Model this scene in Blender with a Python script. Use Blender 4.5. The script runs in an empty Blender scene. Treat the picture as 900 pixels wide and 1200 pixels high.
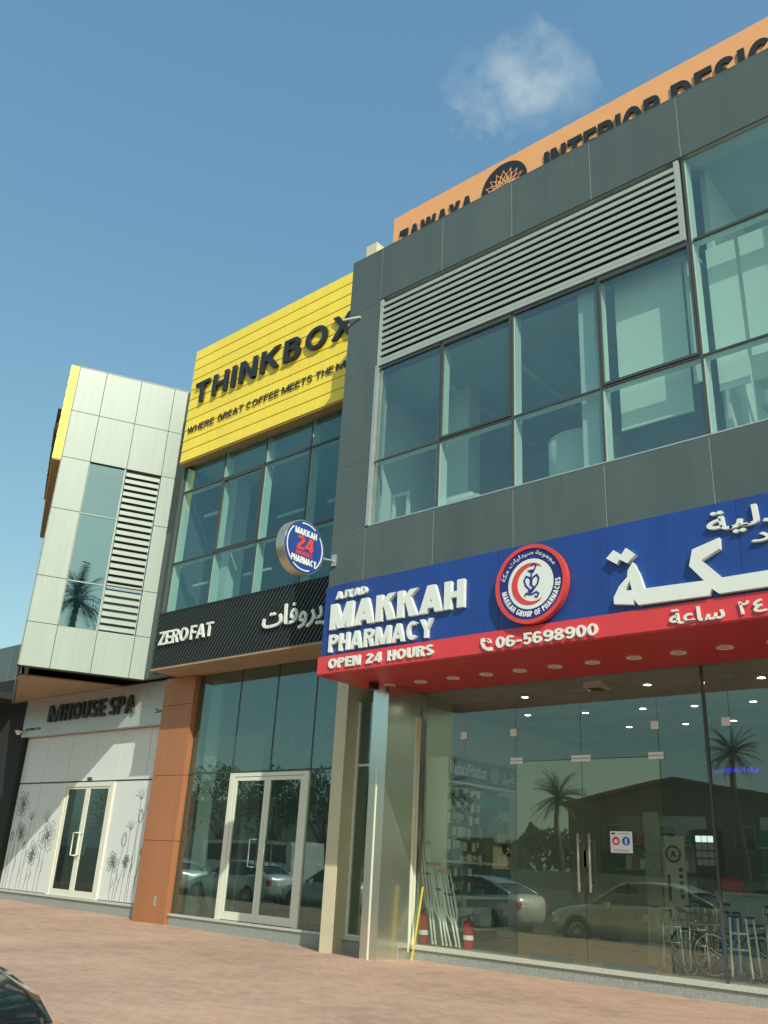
import bpy, math, random
from mathutils import Vector, Matrix
R = math.radians
random.seed(7)
sc = bpy.context.scene
COL = sc.collection

# ------------------------------------------------------------------ camera
cam = bpy.data.cameras.new('camera'); camo = bpy.data.objects.new('camera', cam); COL.objects.link(camo)
yaw, pitch, roll, F = -0.728329, 0.385791, 0.055462, 1021.6
f_ = Vector((math.sin(yaw)*math.cos(pitch), math.cos(yaw)*math.cos(pitch), math.sin(pitch)))
r_ = Vector((math.cos(yaw), -math.sin(yaw), 0)); u_ = r_.cross(f_)
r2 = r_*math.cos(roll)+u_*math.sin(roll); u2 = u_*math.cos(roll)-r_*math.sin(roll)
camo.matrix_world = Matrix(((r2.x,u2.x,-f_.x,0),(r2.y,u2.y,-f_.y,0),(r2.z,u2.z,-f_.z,1.4),(0,0,0,1)))
cam.sensor_fit = 'VERTICAL'; cam.sensor_height = 24; cam.lens = 24*F/1200
cam.clip_start = .05; cam.clip_end = 3000
sc.camera = camo

# ------------------------------------------------------------------ light
sc.view_settings.view_transform = 'Standard'; sc.view_settings.look = 'None'
sc.view_settings.exposure = 0.35; sc.view_settings.gamma = 1
SUN = Vector((1.65, -1.0, 1.55)).normalized()
ELEV = math.asin(SUN.z); AZ = math.atan2(SUN.x, SUN.y)
w = bpy.data.worlds.new('World'); sc.world = w; w.use_nodes = True
nt = w.node_tree; bg = nt.nodes['Background']
sky = nt.nodes.new('ShaderNodeTexSky'); sky.sky_type = 'NISHITA'; sky.sun_disc = False
sky.sun_elevation = ELEV; sky.sun_rotation = AZ; sky.air_density = 1.0; sky.dust_density = 1.6; sky.ozone_density = 1.0
bg.inputs[1].default_value = 0.12
def wn(t, **k):
    n = nt.nodes.new(t)
    for a, b in k.items(): setattr(n, a, b)
    return n
# small wisp of cloud high over the roof sign (direction based)
px = lambda x, y: (r2*((x-450)/F)-u2*((y-600)/F)+f_).normalized()
cd = px(612, 98); cu = cd.cross(Vector((0,0,1))).normalized(); cv = cu.cross(cd).normalized()
tc = wn('ShaderNodeTexCoord')
def dot(vec):
    n = wn('ShaderNodeVectorMath', operation='DOT_PRODUCT'); nt.links.new(tc.outputs['Generated'], n.inputs[0]); n.inputs[1].default_value = vec; return n.outputs['Value']
def m2(op, a, b):
    n = wn('ShaderNodeMath', operation=op)
    for i, q in enumerate((a, b)):
        if isinstance(q, (int, float)): n.inputs[i].default_value = q
        else: nt.links.new(q, n.inputs[i])
    return n.outputs[0]
nz = wn('ShaderNodeTexNoise'); nz.inputs['Scale'].default_value = 11; nz.inputs['Detail'].default_value = 7; nz.inputs['Roughness'].default_value = .62
nt.links.new(tc.outputs['Generated'], nz.inputs['Vector'])
wob = m2('MULTIPLY', m2('SUBTRACT', nz.outputs[0], .5), .15)
a = m2('DIVIDE', m2('ADD', dot(cu), wob), .078); b = m2('DIVIDE', m2('ADD', dot(cv), wob), .062)
d2 = m2('ADD', m2('MULTIPLY', a, a), m2('MULTIPLY', b, b))
mk = m2('MAXIMUM', m2('SUBTRACT', 1.0, d2), 0.0)
mk = m2('MULTIPLY', mk, m2('GREATER_THAN', dot(cd), 0.0))
nz2 = wn('ShaderNodeTexNoise'); nz2.inputs['Scale'].default_value = 30; nz2.inputs['Detail'].default_value = 6
nt.links.new(tc.outputs['Generated'], nz2.inputs['Vector'])
mk = m2('MULTIPLY', mk, m2('MINIMUM', m2('MAXIMUM', m2('MULTIPLY', m2('SUBTRACT', nz2.outputs[0], .25), 1.9), 0.0), 1.0))
mk = m2('MULTIPLY', mk, .85)
mx = wn('ShaderNodeMix', data_type='RGBA'); nt.links.new(mk, mx.inputs['Factor'])
sp = wn('ShaderNodeSeparateColor'); cb = wn('ShaderNodeCombineColor'); nt.links.new(sky.outputs[0], sp.inputs[0])
for i_, (g_, k_) in enumerate(((.80, 1.137), (.66, 1.716), (.45, 2.246))): nt.links.new(m2('MULTIPLY', m2('POWER', sp.outputs[i_], g_), k_), cb.inputs[i_])
nt.links.new(cb.outputs[0], mx.inputs['A'])
mx.inputs['B'].default_value = (3.6, 4.4, 4.6, 1)
nt.links.new(mx.outputs['Result'], bg.inputs[0])
sun = bpy.data.lights.new('sun', 'SUN'); sun.energy = 3.0; sun.angle = R(.53); sun.color = (1, .965, .87)
so = bpy.data.objects.new('sun', sun); COL.objects.link(so); so.rotation_euler = SUN.to_track_quat('Z', 'Y').to_euler()

# ------------------------------------------------------------------ materials
def mat(name, col, rough=.5, metal=0., var=.0, scale=3., bump=0., bscale=40., spec=.5, coat=0., streak=False, emit=None, es=0, rnd=0.0):
    m = bpy.data.materials.new(name); m.use_nodes = True; t = m.node_tree; p = t.nodes['Principled BSDF']
    p.inputs['Roughness'].default_value = rough; p.inputs['Metallic'].default_value = metal
    p.inputs['Specular IOR Level'].default_value = spec; p.inputs['Coat Weight'].default_value = coat
    p.inputs['Base Color'].default_value = (*col, 1)
    if emit: p.inputs['Emission Color'].default_value = (*emit, 1); p.inputs['Emission Strength'].default_value = es
    if var or bump:
        g = t.nodes.new('ShaderNodeNewGeometry'); mp = t.nodes.new('ShaderNodeMapping'); t.links.new(g.outputs['Position'], mp.inputs[0])
        if streak: mp.inputs['Scale'].default_value = (1, 1, .12)
    if var:
        n = t.nodes.new('ShaderNodeTexNoise'); n.inputs['Scale'].default_value = scale; n.inputs['Detail'].default_value = 6; n.inputs['Roughness'].default_value = .6
        t.links.new(mp.outputs[0], n.inputs['Vector'])
        r = t.nodes.new('ShaderNodeMapRange'); r.inputs['From Min'].default_value = .3; r.inputs['From Max'].default_value = .7
        r.inputs['To Min'].default_value = 1-var; r.inputs['To Max'].default_value = 1+var; t.links.new(n.outputs[0], r.inputs[0])
        fac = r.outputs[0]
        if rnd:
            oi = t.nodes.new('ShaderNodeObjectInfo'); r3 = t.nodes.new('ShaderNodeMapRange'); r3.inputs['To Min'].default_value = 1-rnd; r3.inputs['To Max'].default_value = 1+rnd; t.links.new(oi.outputs['Random'], r3.inputs[0])
            m5 = t.nodes.new('ShaderNodeMath'); m5.operation = 'MULTIPLY'; t.links.new(r3.outputs[0], m5.inputs[0]); t.links.new(fac, m5.inputs[1])
            if streak:   # fine run marks of dust
                mp2 = t.nodes.new('ShaderNodeMapping'); t.links.new(g.outputs['Position'], mp2.inputs[0]); mp2.inputs['Scale'].default_value = (1, 1, .05)
                n5 = t.nodes.new('ShaderNodeTexNoise'); n5.inputs['Scale'].default_value = 14; n5.inputs['Detail'].default_value = 3; t.links.new(mp2.outputs[0], n5.inputs['Vector'])
                r5 = t.nodes.new('ShaderNodeMapRange'); r5.inputs['From Min'].default_value = .35; r5.inputs['From Max'].default_value = .72; r5.inputs['To Min'].default_value = .97; r5.inputs['To Max'].default_value = 1.05; t.links.new(n5.outputs[0], r5.inputs[0])
                m6 = t.nodes.new('ShaderNodeMath'); m6.operation = 'MULTIPLY'; t.links.new(m5.outputs[0], m6.inputs[0]); t.links.new(r5.outputs[0], m6.inputs[1]); m5 = m6
            fac = m5.outputs[0]
        x = t.nodes.new('ShaderNodeVectorMath'); x.operation = 'SCALE'; x.inputs[0].default_value = col; t.links.new(fac, x.inputs['Scale'])
        t.links.new(x.outputs[0], p.inputs['Base Color'])
        rr = t.nodes.new('ShaderNodeMapRange'); rr.inputs['To Min'].default_value = max(0, rough-.12); rr.inputs['To Max'].default_value = min(1, rough+.12)
        t.links.new(n.outputs[0], rr.inputs[0]); t.links.new(rr.outputs[0], p.inputs['Roughness'])
    if bump:
        n = t.nodes.new('ShaderNodeTexNoise'); n.inputs['Scale'].default_value = bscale; n.inputs['Detail'].default_value = 4
        t.links.new(mp.outputs[0], n.inputs['Vector'])
        b_ = t.nodes.new('ShaderNodeBump'); b_.inputs['Strength'].default_value = bump; b_.inputs['Distance'].default_value = .02
        t.links.new(n.outputs[0], b_.inputs['Height']); t.links.new(b_.outputs[0], p.inputs['Normal'])
    return m
def glass(name, tint, ior=1.6, refl=(.9, 1, .97), rough=.0, wave=.0, haze=0.0):
    m = bpy.data.materials.new(name); m.use_nodes = True; t = m.node_tree; t.nodes.remove(t.nodes['Principled BSDF'])
    out = [n for n in t.nodes if n.type == 'OUTPUT_MATERIAL'][0]
    tr = t.nodes.new('ShaderNodeBsdfTransparent'); tr.inputs[0].default_value = (*tint, 1)
    gl = t.nodes.new('ShaderNodeBsdfGlossy'); gl.inputs['Color'].default_value = (*refl, 1); gl.inputs['Roughness'].default_value = rough
    # two faces per pane: Schlick curve that works the same from both sides
    tint = [q**.5 for q in tint]; tr.inputs[0].default_value = (*tint, 1); haze = haze/2
    f0 = ((ior-1)/(ior+1))**2
    ge = t.nodes.new('ShaderNodeNewGeometry'); dp = t.nodes.new('ShaderNodeVectorMath'); dp.operation = 'DOT_PRODUCT'
    t.links.new(ge.outputs['Incoming'], dp.inputs[0]); t.links.new(ge.outputs['Normal'], dp.inputs[1])
    def mth(op, a, b=None):
        n = t.nodes.new('ShaderNodeMath'); n.operation = op
        for i, q in enumerate((a, b)):
            if q is None: continue
            if isinstance(q, (int, float)): n.inputs[i].default_value = q
            else: t.links.new(q, n.inputs[i])
        return n
    fr = mth('ADD', mth('MULTIPLY', mth('POWER', mth('SUBTRACT', 1.0, mth('ABSOLUTE', dp.outputs['Value']).outputs[0]).outputs[0], 5.0).outputs[0], 1-f0).outputs[0], f0)
    mixn = t.nodes.new('ShaderNodeMixShader')
    t.links.new(fr.outputs[0], mixn.inputs[0]); t.links.new(tr.outputs[0], mixn.inputs[1]); t.links.new(gl.outputs[0], mixn.inputs[2])
    last = mixn.outputs[0]
    if haze:
        df = t.nodes.new('ShaderNodeBsdfDiffuse'); df.inputs[0].default_value = (.5, .62, .56, 1)  # painted haze: an even pale film put in to brighten the glass
        m3 = t.nodes.new('ShaderNodeMixShader'); m3.inputs[0].default_value = haze
        t.links.new(last, m3.inputs[1]); t.links.new(df.outputs[0], m3.inputs[2]); last = m3.outputs[0]
    if wave:
        g = t.nodes.new('ShaderNodeNewGeometry'); n = t.nodes.new('ShaderNodeTexNoise'); n.inputs['Scale'].default_value = .9; t.links.new(g.outputs['Position'], n.inputs['Vector'])
        b_ = t.nodes.new('ShaderNodeBump'); b_.inputs['Strength'].default_value = wave; b_.inputs['Distance'].default_value = .02; t.links.new(n.outputs[0], b_.inputs['Height']); t.links.new(b_.outputs[0], gl.inputs['Normal'])
    t.links.new(last, out.inputs[0]); return m
M = dict(
 dark_panel=mat('dark_panel', (.088, .118, .108), .42, .0, .09, 1.3, streak=True, rnd=.06),
 sealant=mat('sealant', (.42, .44, .38), .7, var=.15, scale=2),
 joint=mat('joint', (.10, .12, .11), .8),
 white_panel=mat('white_panel', (.385, .455, .395), .38, .0, .04, .8, streak=True, rnd=.025),
 spa_white=mat('spa_white', (.69, .74, .70), .35, .0, .02, .8),
 fascia=mat('spa_fascia', (.50, .53, .50), .3, .3, .03, 1),
 alu=mat('aluminium', (.55, .58, .54), .35, .6, .05),
 dark_alu=mat('dark_aluminium', (.085, .095, .085), .4, .3),
 mullion=mat('mullion', (.62, .74, .68), .5),
 louvre=mat('louvre', (.40, .46, .41), .45, .1, .05, 2, streak=True),
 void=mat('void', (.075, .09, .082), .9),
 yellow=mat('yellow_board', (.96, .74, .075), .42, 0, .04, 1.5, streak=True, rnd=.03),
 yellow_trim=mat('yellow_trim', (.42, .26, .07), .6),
 ink=mat('ink_grey', (.11, .13, .13), .7),
 curtain_dark=mat('curtain_dark', (.13, .19, .17), .8),
 black=mat('black_letter', (.022, .024, .022), .35),
 brown_soffit=mat('brown_soffit', (.40, .28, .17), .7, var=.1),
 pier_dark=mat('pier_dark', (.022, .028, .026), .85),
 slat=mat('slat', (.035, .045, .042), .45),
 slat_back=mat('slat_back', (.012, .015, .014), .8),
 letter_white=mat('letter_white', (.80, .84, .76), .4, var=.03),
 blue=mat('blue_panel', (.018, .062, .27), .3, var=.10, scale=1.5, streak=True, rnd=.05),
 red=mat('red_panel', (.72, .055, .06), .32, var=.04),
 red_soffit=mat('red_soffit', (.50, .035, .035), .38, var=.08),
 navy_grey=mat('navy_grey', (.02, .035, .06), .5),
 navy=mat('navy', (.02, .03, .20), .4),
 badge_red=mat('badge_red', (.70, .07, .05), .35),
 gold=mat('drum_metal', (.62, .56, .44), .3, .8),
 orange_board=mat('orange_board', (.86, .41, .17), .6, var=.03),
 orange_col=mat('orange_panel', (.40, .165, .07), .45, var=.08, scale=1.5, streak=True, rnd=.05),
 cream=mat('cream_render', (.66, .60, .40), .75, var=.06, bump=.15, scale=2),
 granite=mat('granite', (.30, .34, .30), .45, var=.35, scale=60, bump=.05),
 sill=mat('sill_stone', (.52, .54, .46), .5, var=.15, scale=30),
 steel=mat('brushed_steel', (.76, .78, .66), .22, .92, .03, .8, streak=True),
 door_white=mat('door_white', (.74, .76, .62), .4),
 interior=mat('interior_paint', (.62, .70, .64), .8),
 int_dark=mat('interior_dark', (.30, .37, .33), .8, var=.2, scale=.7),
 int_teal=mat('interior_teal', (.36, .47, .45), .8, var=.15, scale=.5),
 tiles=mat('floor_tiles', (.42, .40, .34), .3, var=.08),
 blind=mat('blind_fabric', (.74, .82, .72), .9),
 tyre=mat('tyre', (.02, .02, .02), .8), rim=mat('rim', (.55, .55, .55), .25, .9),
 chrome=mat('chrome', (.75, .75, .72), .12, 1.0),
 car_glass=mat('car_glass', (.015, .02, .022), .05, spec=.8),
 lampred=mat('lamp_red', (.5, .02, .02), .15), amber=mat('lamp_amber', (.85, .28, .04), .2), lampclear=mat('lamp_clear', (.6, .62, .62), .1, .3),
 red_paint=mat('red_paint', (.36, .02, .02), .3), rubber=mat('rubber', (.03, .03, .03), .6),
 paper=mat('paper', (.8, .82, .78), .7), wood=mat('wood', (.42, .24, .11), .6),
 yellow_paint=mat('yellow_paint', (.66, .50, .05), .4), brass=mat('brass', (.62, .46, .14), .3, .8),
 teal=mat('teal_box', (.02, .22, .18), .5), blue_paint=mat('blue_paint', (.03, .12, .45), .4),
 fixture=mat('lamp_ring', (.72, .66, .56), .4),
 lit=mat('lit_lamp', (.9, .9, .85), .5, emit=(.92, 1, .95), es=22.0),
 blue_lit=mat('blue_lit', (.02, .02, .3), .5, emit=(.05, .04, 1), es=.45),
 screen_lit=mat('screen_lit', (.7, .75, .7), .5, emit=(.8, .95, .85), es=.9),
 leaf=mat('leaf', (.05, .085, .03), .6, var=.3, scale=2), palm=mat('palm_leaf', (.07, .10, .035), .55, var=.25, scale=2),
 bark=mat('bark', (.17, .12, .08), .9, var=.3, scale=8, bump=.5),
 house_brown=mat('house_brown', (.20, .13, .085), .8, var=.1), house_yellow=mat('house_yellow', (.60, .48, .22), .8, var=.06),
 house_cream=mat('house_cream', (.45, .42, .34), .8, var=.06), roof_tile=mat('roof_tile', (.28, .13, .08), .8, var=.2, scale=6),
 glass_up=glass('glass_upper', (.74, .88, .84), 1.95, (.76, .95, .98), wave=.12, haze=.05),
 glass_mid=glass('glass_middle', (.68, .86, .82), 1.9, (.62, .9, .92), wave=.15, haze=.04),
 glass_shop=glass('glass_shop', (.86, .93, .88), 1.85, (.80, .92, .84), wave=.05, haze=.03),
 glass_door=glass('glass_door', (.66, .73, .60), 2.4, (.92, .90, .70), wave=.05, haze=.07),
 glass_ground=glass('glass_ground', (.45, .56, .51), 2.25, (.75, .95, .90), wave=.12, haze=.06),
 glass_spa=glass('glass_spa', (.06, .09, .08), 1.6, (.7, .85, .8), wave=.1, haze=.05),
 glass_sky=glass('glass_sky', (.20, .32, .36), 3.4, (.60, .88, 1), wave=.08),
)

# ------------------------------------------------------------------ mesh builder
Z = Vector((0, 0, 1))
class Fr:
    def __init__(s, o, u, v=Z, n=None):
        s.o, s.u, s.v = Vector(o), Vector(u).normalized(), Vector(v).normalized(); s.n = n or s.u.cross(s.v)
    def __call__(s, a, b, c=0): return s.o+s.u*a+s.v*b+s.n*c
def FY(Y): return Fr((0, Y, 0), (1, 0, 0))
W0 = Vector((-21.70, 10.57, 0)); cw, sw = math.cos(R(63.3)), math.sin(R(63.3))
FW = Fr(W0, (cw, sw, 0)); FL = Fr(W0, (sw, -cw, 0))
class MB:
    def __init__(s, fr=None): s.v, s.f, s.mi, s.fr = [], [], [], fr or Fr((0,0,0), (1,0,0), (0,1,0)); s.cur = 0
    def add(s, vs, fs):
        k = len(s.v); s.v += [s.fr(*p) for p in vs]; s.f += [tuple(i+k for i in q) for q in fs]; s.mi += [s.cur]*len(fs)
    def box(s, a0, a1, b0, b1, c0, c1):
        s.add([(a, b, c) for c in (c0, c1) for b in (b0, b1) for a in (a0, a1)],
              [(0,2,3,1),(4,5,7,6),(0,1,5,4),(2,6,7,3),(0,4,6,2),(1,3,7,5)]); return s
    def prism(s, poly, c0, c1):
        n = len(poly); ar = sum(poly[i][0]*poly[(i+1)%n][1]-poly[(i+1)%n][0]*poly[i][1] for i in range(n))
        if ar < 0: poly = poly[::-1]
        s.add([(a, b, c0) for a, b in poly]+[(a, b, c1) for a, b in poly],
              [tuple(range(n))[::-1], tuple(range(n, 2*n))]+[(i, (i+1)%n, n+(i+1)%n, n+i) for i in range(n)]); return s
    def ribbon(s, pts, w, c0, c1, closed=False):
        n = len(pts); L = []; Q = []
        for i, p in enumerate(pts):
            a = pts[(i-1)%n] if (i or closed) else None; b = pts[(i+1)%n] if (i < n-1 or closed) else None
            def un(p, q):
                d = Vector((q[0]-p[0], q[1]-p[1])); return d.normalized() if d.length > 1e-9 else Vector((1, 0))
            d1 = un(a, p) if a is not None else None; d2_ = un(p, b) if b is not None else None
            if d1 is None: d1 = d2_
            if d2_ is None: d2_ = d1
            t = d1+d2_; t = t.normalized() if t.length > 1e-6 else d1
            nn = Vector((-t.y, t.x)); k = w/2/max(.35, nn.dot(Vector((-d1.y, d1.x))))
            L.append((p[0]+nn.x*k, p[1]+nn.y*k)); Q.append((p[0]-nn.x*k, p[1]-nn.y*k))
        V = [(x, y, c0) for x, y in L]+[(x, y, c0) for x, y in Q]+[(x, y, c1) for x, y in L]+[(x, y, c1) for x, y in Q]
        fs = []; m = n if closed else n-1
        for i in range(m):
            j = (i+1)%n; fs += [(2*n+i, 3*n+i, 3*n+j, 2*n+j), (i, j, n+j, n+i), (i, 2*n+i, 2*n+j, j), (n+i, n+j, 3*n+j, 3*n+i)]
        if not closed: fs += [(0, n, 3*n, 2*n), (n-1, 3*n-1, 4*n-1, 2*n-1)]
        s.add(V, fs); return s
    def cyl(s, a, b, c0, c1, r, n=24, r1=None):
        r1 = r if r1 is None else r1
        s.add([(a+r*math.cos(2*math.pi*i/n), b+r*math.sin(2*math.pi*i/n), c0) for i in range(n)]+[(a+r1*math.cos(2*math.pi*i/n), b+r1*math.sin(2*math.pi*i/n), c1) for i in range(n)],
              [tuple(range(n))[::-1], tuple(range(n, 2*n))]+[(i, (i+1)%n, n+(i+1)%n, n+i) for i in range(n)]); return s
    def ring(s, a, b, c0, c1, r0, r1, n=40):
        V = []
        for r, c in ((r0, c0), (r1, c0), (r1, c1), (r0, c1)): V += [(a+r*math.cos(2*math.pi*i/n), b+r*math.sin(2*math.pi*i/n), c) for i in range(n)]
        s.add(V, [(k*n+i, ((k+1)%4)*n+i, ((k+1)%4)*n+(i+1)%n, k*n+(i+1)%n) for k in range(4) for i in range(n)]); return s
    def tube(s, pts, r, n=8, r1=None):
        P = [Vector(p) for p in pts]; m = len(P); V = []; r1 = r if r1 is None else r1
        for i, p in enumerate(P):
            t = (P[min(i+1, m-1)]-P[max(i-1, 0)]).normalized(); x = t.cross(Vector((.31, .2, .93))).normalized(); y = t.cross(x); q = r+(r1-r)*i/max(1, m-1)
            for k in range(n): e = 2*math.pi*k/n; V.append(tuple(p+x*math.cos(e)*q+y*math.sin(e)*q))
        fs = [(i*n+k, i*n+(k+1)%n, (i+1)*n+(k+1)%n, (i+1)*n+k) for i in range(m-1) for k in range(n)]
        fs += [tuple(range(n))[::-1], tuple(range((m-1)*n, m*n))]; s.add(V, fs); return s
    def build(s, name, mats, parent=None, smooth=False, kind=None, label=None):
        me = bpy.data.meshes.new(name); me.from_pydata([tuple(v) for v in s.v], [], s.f)
        for q in (mats if isinstance(mats, (list, tuple)) else [mats]): me.materials.append(M[q] if isinstance(q, str) else q)
        me.polygons.foreach_set('material_index', s.mi)
        if smooth: me.polygons.foreach_set('use_smooth', [True]*len(me.polygons))
        me.update(); o = bpy.data.objects.new(name, me); COL.objects.link(o)
        if parent: par(o, parent)
        if kind: o['kind'] = kind
        if label: o['label'] = label
        return o
LOC = {}
def worldloc(p):
    q = Vector(p.location)
    return q
def par(o, p):
    o.parent = p; o.matrix_parent_inverse = Matrix.Translation(-LOC.get(p.name, Vector((0,0,0))))
    LOC[o.name] = Vector((0,0,0))
def thing(name, label, cat, loc=(0,0,0), group=None):
    o = bpy.data.objects.new(name, None); o.empty_display_size = .2; COL.objects.link(o); o.location = loc; LOC[o.name] = Vector(loc)
    o['label'] = label; o['category'] = cat
    if group: o['group'] = group
    return o
def tag(o, label, cat, group=None, kind=None):
    if label: o['label'] = label
    if cat: o['category'] = cat
    if group: o['group'] = group
    if kind: o['kind'] = kind
    return o
def copy_tree(o, parent=None):
    c = o.copy(); COL.objects.link(c)
    inv = o.matrix_parent_inverse.copy()
    if parent: c.parent = parent; c.matrix_parent_inverse = inv
    for ch in list(o.children): copy_tree(ch, c)
    return c
def bx(name, m, parent, fr, *d, label=None): return MB(fr).box(*d).build(name, m, parent, label=label)

# ------------------------------------------------------------------ stroke font (unit height)
def arc(cx, cy, rx, ry, a0, a1, n=14): return [(cx+rx*math.cos(R(a0+(a1-a0)*i/n)), cy+ry*math.sin(R(a0+(a1-a0)*i/n))) for i in range(n+1)]
def glyph(ch, t):
    h = t/2; Q = lambda *p: ('p', p); L = lambda *p: ('r', p); C = lambda p: ('c', p)
    vs = lambda x: Q((x, 0), (x+t, 0), (x+t, 1), (x, 1))
    hb = lambda x0, x1, y: Q((x0, y-h), (x1, y-h), (x1, y+h), (x0, y+h))
    W = .62
    if ch == 'A': w = .76; return w, [Q((0,0),(t*1.12,0),(w/2+t*.56,1),(w/2-t*.56,1)), Q((w,0),(w-t*1.12,0),(w/2-t*.56,1),(w/2+t*.56,1)), hb(.2, w-.2, .28)]
    if ch == 'M': w = .86; return w, [vs(0), vs(w-t), Q((w/2-t*.55,0),(w/2+t*.55,0),(t*1.15,1),(0,1)), Q((w/2+t*.55,0),(w/2-t*.55,0),(w-t*1.15,1),(w,1))]
    if ch == 'K': w = .7; return w, [vs(0), Q((t*.6,.36),(t*.6,.64),(w-t*1.25,1),(w,1)), Q((t*1.35,.52),(t*2,.75),(w,0),(w-t*1.3,0))]
    if ch == 'H': return W, [vs(0), vs(W-t), hb(t, W-t, .5)]
    if ch == 'N': w = .66; return w, [vs(0), vs(w-t), Q((0,1),(t*1.2,1),(w,0),(w-t*1.2,0))]
    if ch == 'I': return t, [vs(0)]
    if ch == 'T': w = .6; return w, [hb(0, w, 1-h), vs(w/2-h)]
    if ch == 'L': w = .48; return w, [vs(0), hb(t, w, h)]
    if ch == 'E': w = .52; return w, [vs(0), hb(t, w, h), hb(t, w-.04, .5), hb(t, w, 1-h)]
    if ch == 'F': w = .5; return w, [vs(0), hb(t, w-.04, .5), hb(t, w, 1-h)]
    if ch == 'Z': w = .58; return w, [hb(0, w, h), hb(0, w, 1-h), Q((0,t),(t*1.3,t),(w,1-t),(w-t*1.3,1-t))]
    if ch == 'X': w = .7; return w, [Q((0,0),(t*1.2,0),(w,1),(w-t*1.2,1)), Q((0,1),(t*1.2,1),(w,0),(w-t*1.2,0))]
    if ch == 'Y': w = .7; return w, [Q((w/2-h,0),(w/2+h,0),(w/2+h,.5),(w/2-h,.5)), Q((w/2-h,.42),(w/2+h*.9,.42),(t*1.2,1),(0,1)), Q((w/2+h,.42),(w/2-h*.9,.42),(w-t*1.2,1),(w,1))]
    if ch == 'V': w = .7; return w, [Q((w/2-t*.55,0),(w/2+t*.55,0),(t*1.12,1),(0,1)), Q((w/2+t*.55,0),(w/2-t*.55,0),(w-t*1.12,1),(w,1))]
    if ch == 'W': w = 1.0; return w, [Q((.27-t*.5,0),(.27+t*.5,0),(t,1),(0,1)), Q((.27-t*.5,0),(.27+t*.5,0),(.5+t*.5,1),(.5-t*.5,1)), Q((.73-t*.5,0),(.73+t*.5,0),(.5+t*.5,1),(.5-t*.5,1)), Q((.73-t*.5,0),(.73+t*.5,0),(1,1),(1-t,1))]
    if ch == 'J': w = .46; return w, [L(*([(w-h, 1), (w-h, .3)]+arc(w/2, .3, w/2-h, .3-h, 0, -165, 10)[1:]))]
    if ch == 'P': w = .58; return w, [vs(0), L(*([(t, 1-h), (w-.28, 1-h)]+arc(w-.28, .72, .28-h, .28-h, 90, -90, 12)[1:]+[(t, .44+h)]))]
    if ch == 'R': w = .62; return w, [vs(0), L(*([(t, 1-h), (w-.29, 1-h)]+arc(w-.29, .72, .28-h, .28-h, 90, -90, 12)[1:]+[(t, .44+h)])), Q((w*.42,.5),(w*.42+t*1.1,.5),(w,0),(w-t*1.2,0))]
    if ch == 'B': w = .6; return w, [vs(0), L(*([(t, 1-h), (w-.28, 1-h)]+arc(w-.29, .755, .245-h, .245-h, 90, -90, 12)[1:]+[(t, .51+h)])), L(*([(t, .49+h), (w-.29, .49+h)]+arc(w-.29, .27+h/4, .29-h, .27-h/2, 90, -90, 12)[1:]+[(t, h)]))]
    if ch == 'D': w = .64; return w, [vs(0), L(*([(t, 1-h), (w-.36, 1-h)]+arc(w-.36, .5, .36-h, .5-h, 90, -90, 16)[1:]+[(t, h)]))]
    if ch in 'O0': w = .74 if ch == 'O' else .58; return w, [C(arc(w/2, .5, w/2-h, .5-h, 0, 345, 23))]
    if ch == 'C': w = .66; return w, [L(*arc(w/2+.02, .5, w/2-h, .5-h, 48, 312, 20))]
    if ch == 'G': w = .7; return w, [L(*arc(w/2, .5, w/2-h, .5-h, 48, 335, 20)), hb(w*.5, w, .42), Q((w-t, .1), (w, .1), (w, .42), (w-t, .42))]
    if ch == 'U': w = .62; return w, [L(*([(h, 1), (h, .3)]+arc(w/2, .3, w/2-h, .3-h, 180, 360, 12)[1:]+[(w-h, 1)]))]
    if ch == 'S': w = .58; return w, [L(*(arc(w/2, .735, w/2-h, .265-h, 20, 270, 14)+arc(w/2, .265, w/2-h, .265-h, 90, -160, 14)[1:]))] if False else [L(*(arc(w/2, .74-.0, w/2-h, .26-h+.01, 25, 250, 13)+arc(w/2, .265, w/2-h, .265-h, 70, -155, 13)))]
    if ch == '2': w = .56; return w, [L(*(arc(w/2, .72, w/2-h, .28-h, 165, -30, 12)+[(h*.9, t)])), hb(0, w, h)]
    if ch == '4': w = .62; return w, [Q((w*.58,0),(w*.58+t,0),(w*.58+t,1),(w*.58,1)), hb(0, w, .27), Q((0,.27-h+.02),(t*1.1,.27+h*.8),(w*.58+t*.7,1),(w*.58-t*.2,1))]
    if ch == '5': w = .56; return w, [hb(.06, w-.02, 1-h), Q((.06,.45),(.06+t*.95,.45),(.1+t,1-t),(.09,1-t)), L(*arc(w/2-.01, .32, w/2-h, .32-h, 130, -155, 16))]
    if ch == '6': w = .58; return w, [C(arc(w/2, .31, w/2-h, .31-h, 0, 345, 20)), L(*([(h, .31)]+arc(w/2, .62, w/2-h, .38-h, 180, 35, 10)))]
    if ch == '9': w = .58; return w, [C(arc(w/2, .69, w/2-h, .31-h, 0, 345, 20)), L(*([(w-h, .69)]+arc(w/2, .38, w/2-h, .38-h, 0, -145, 10)))]
    if ch == '8': w = .58; return w, [C(arc(w/2, .26+.01, w/2-h, .27-h, 0, 345, 20)), C(arc(w/2, .75, w/2-h-.03, .25-h, 0, 345, 20))]
    if ch == '-': return .36, [hb(.02, .34, .42)]
    return .3, []
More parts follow.
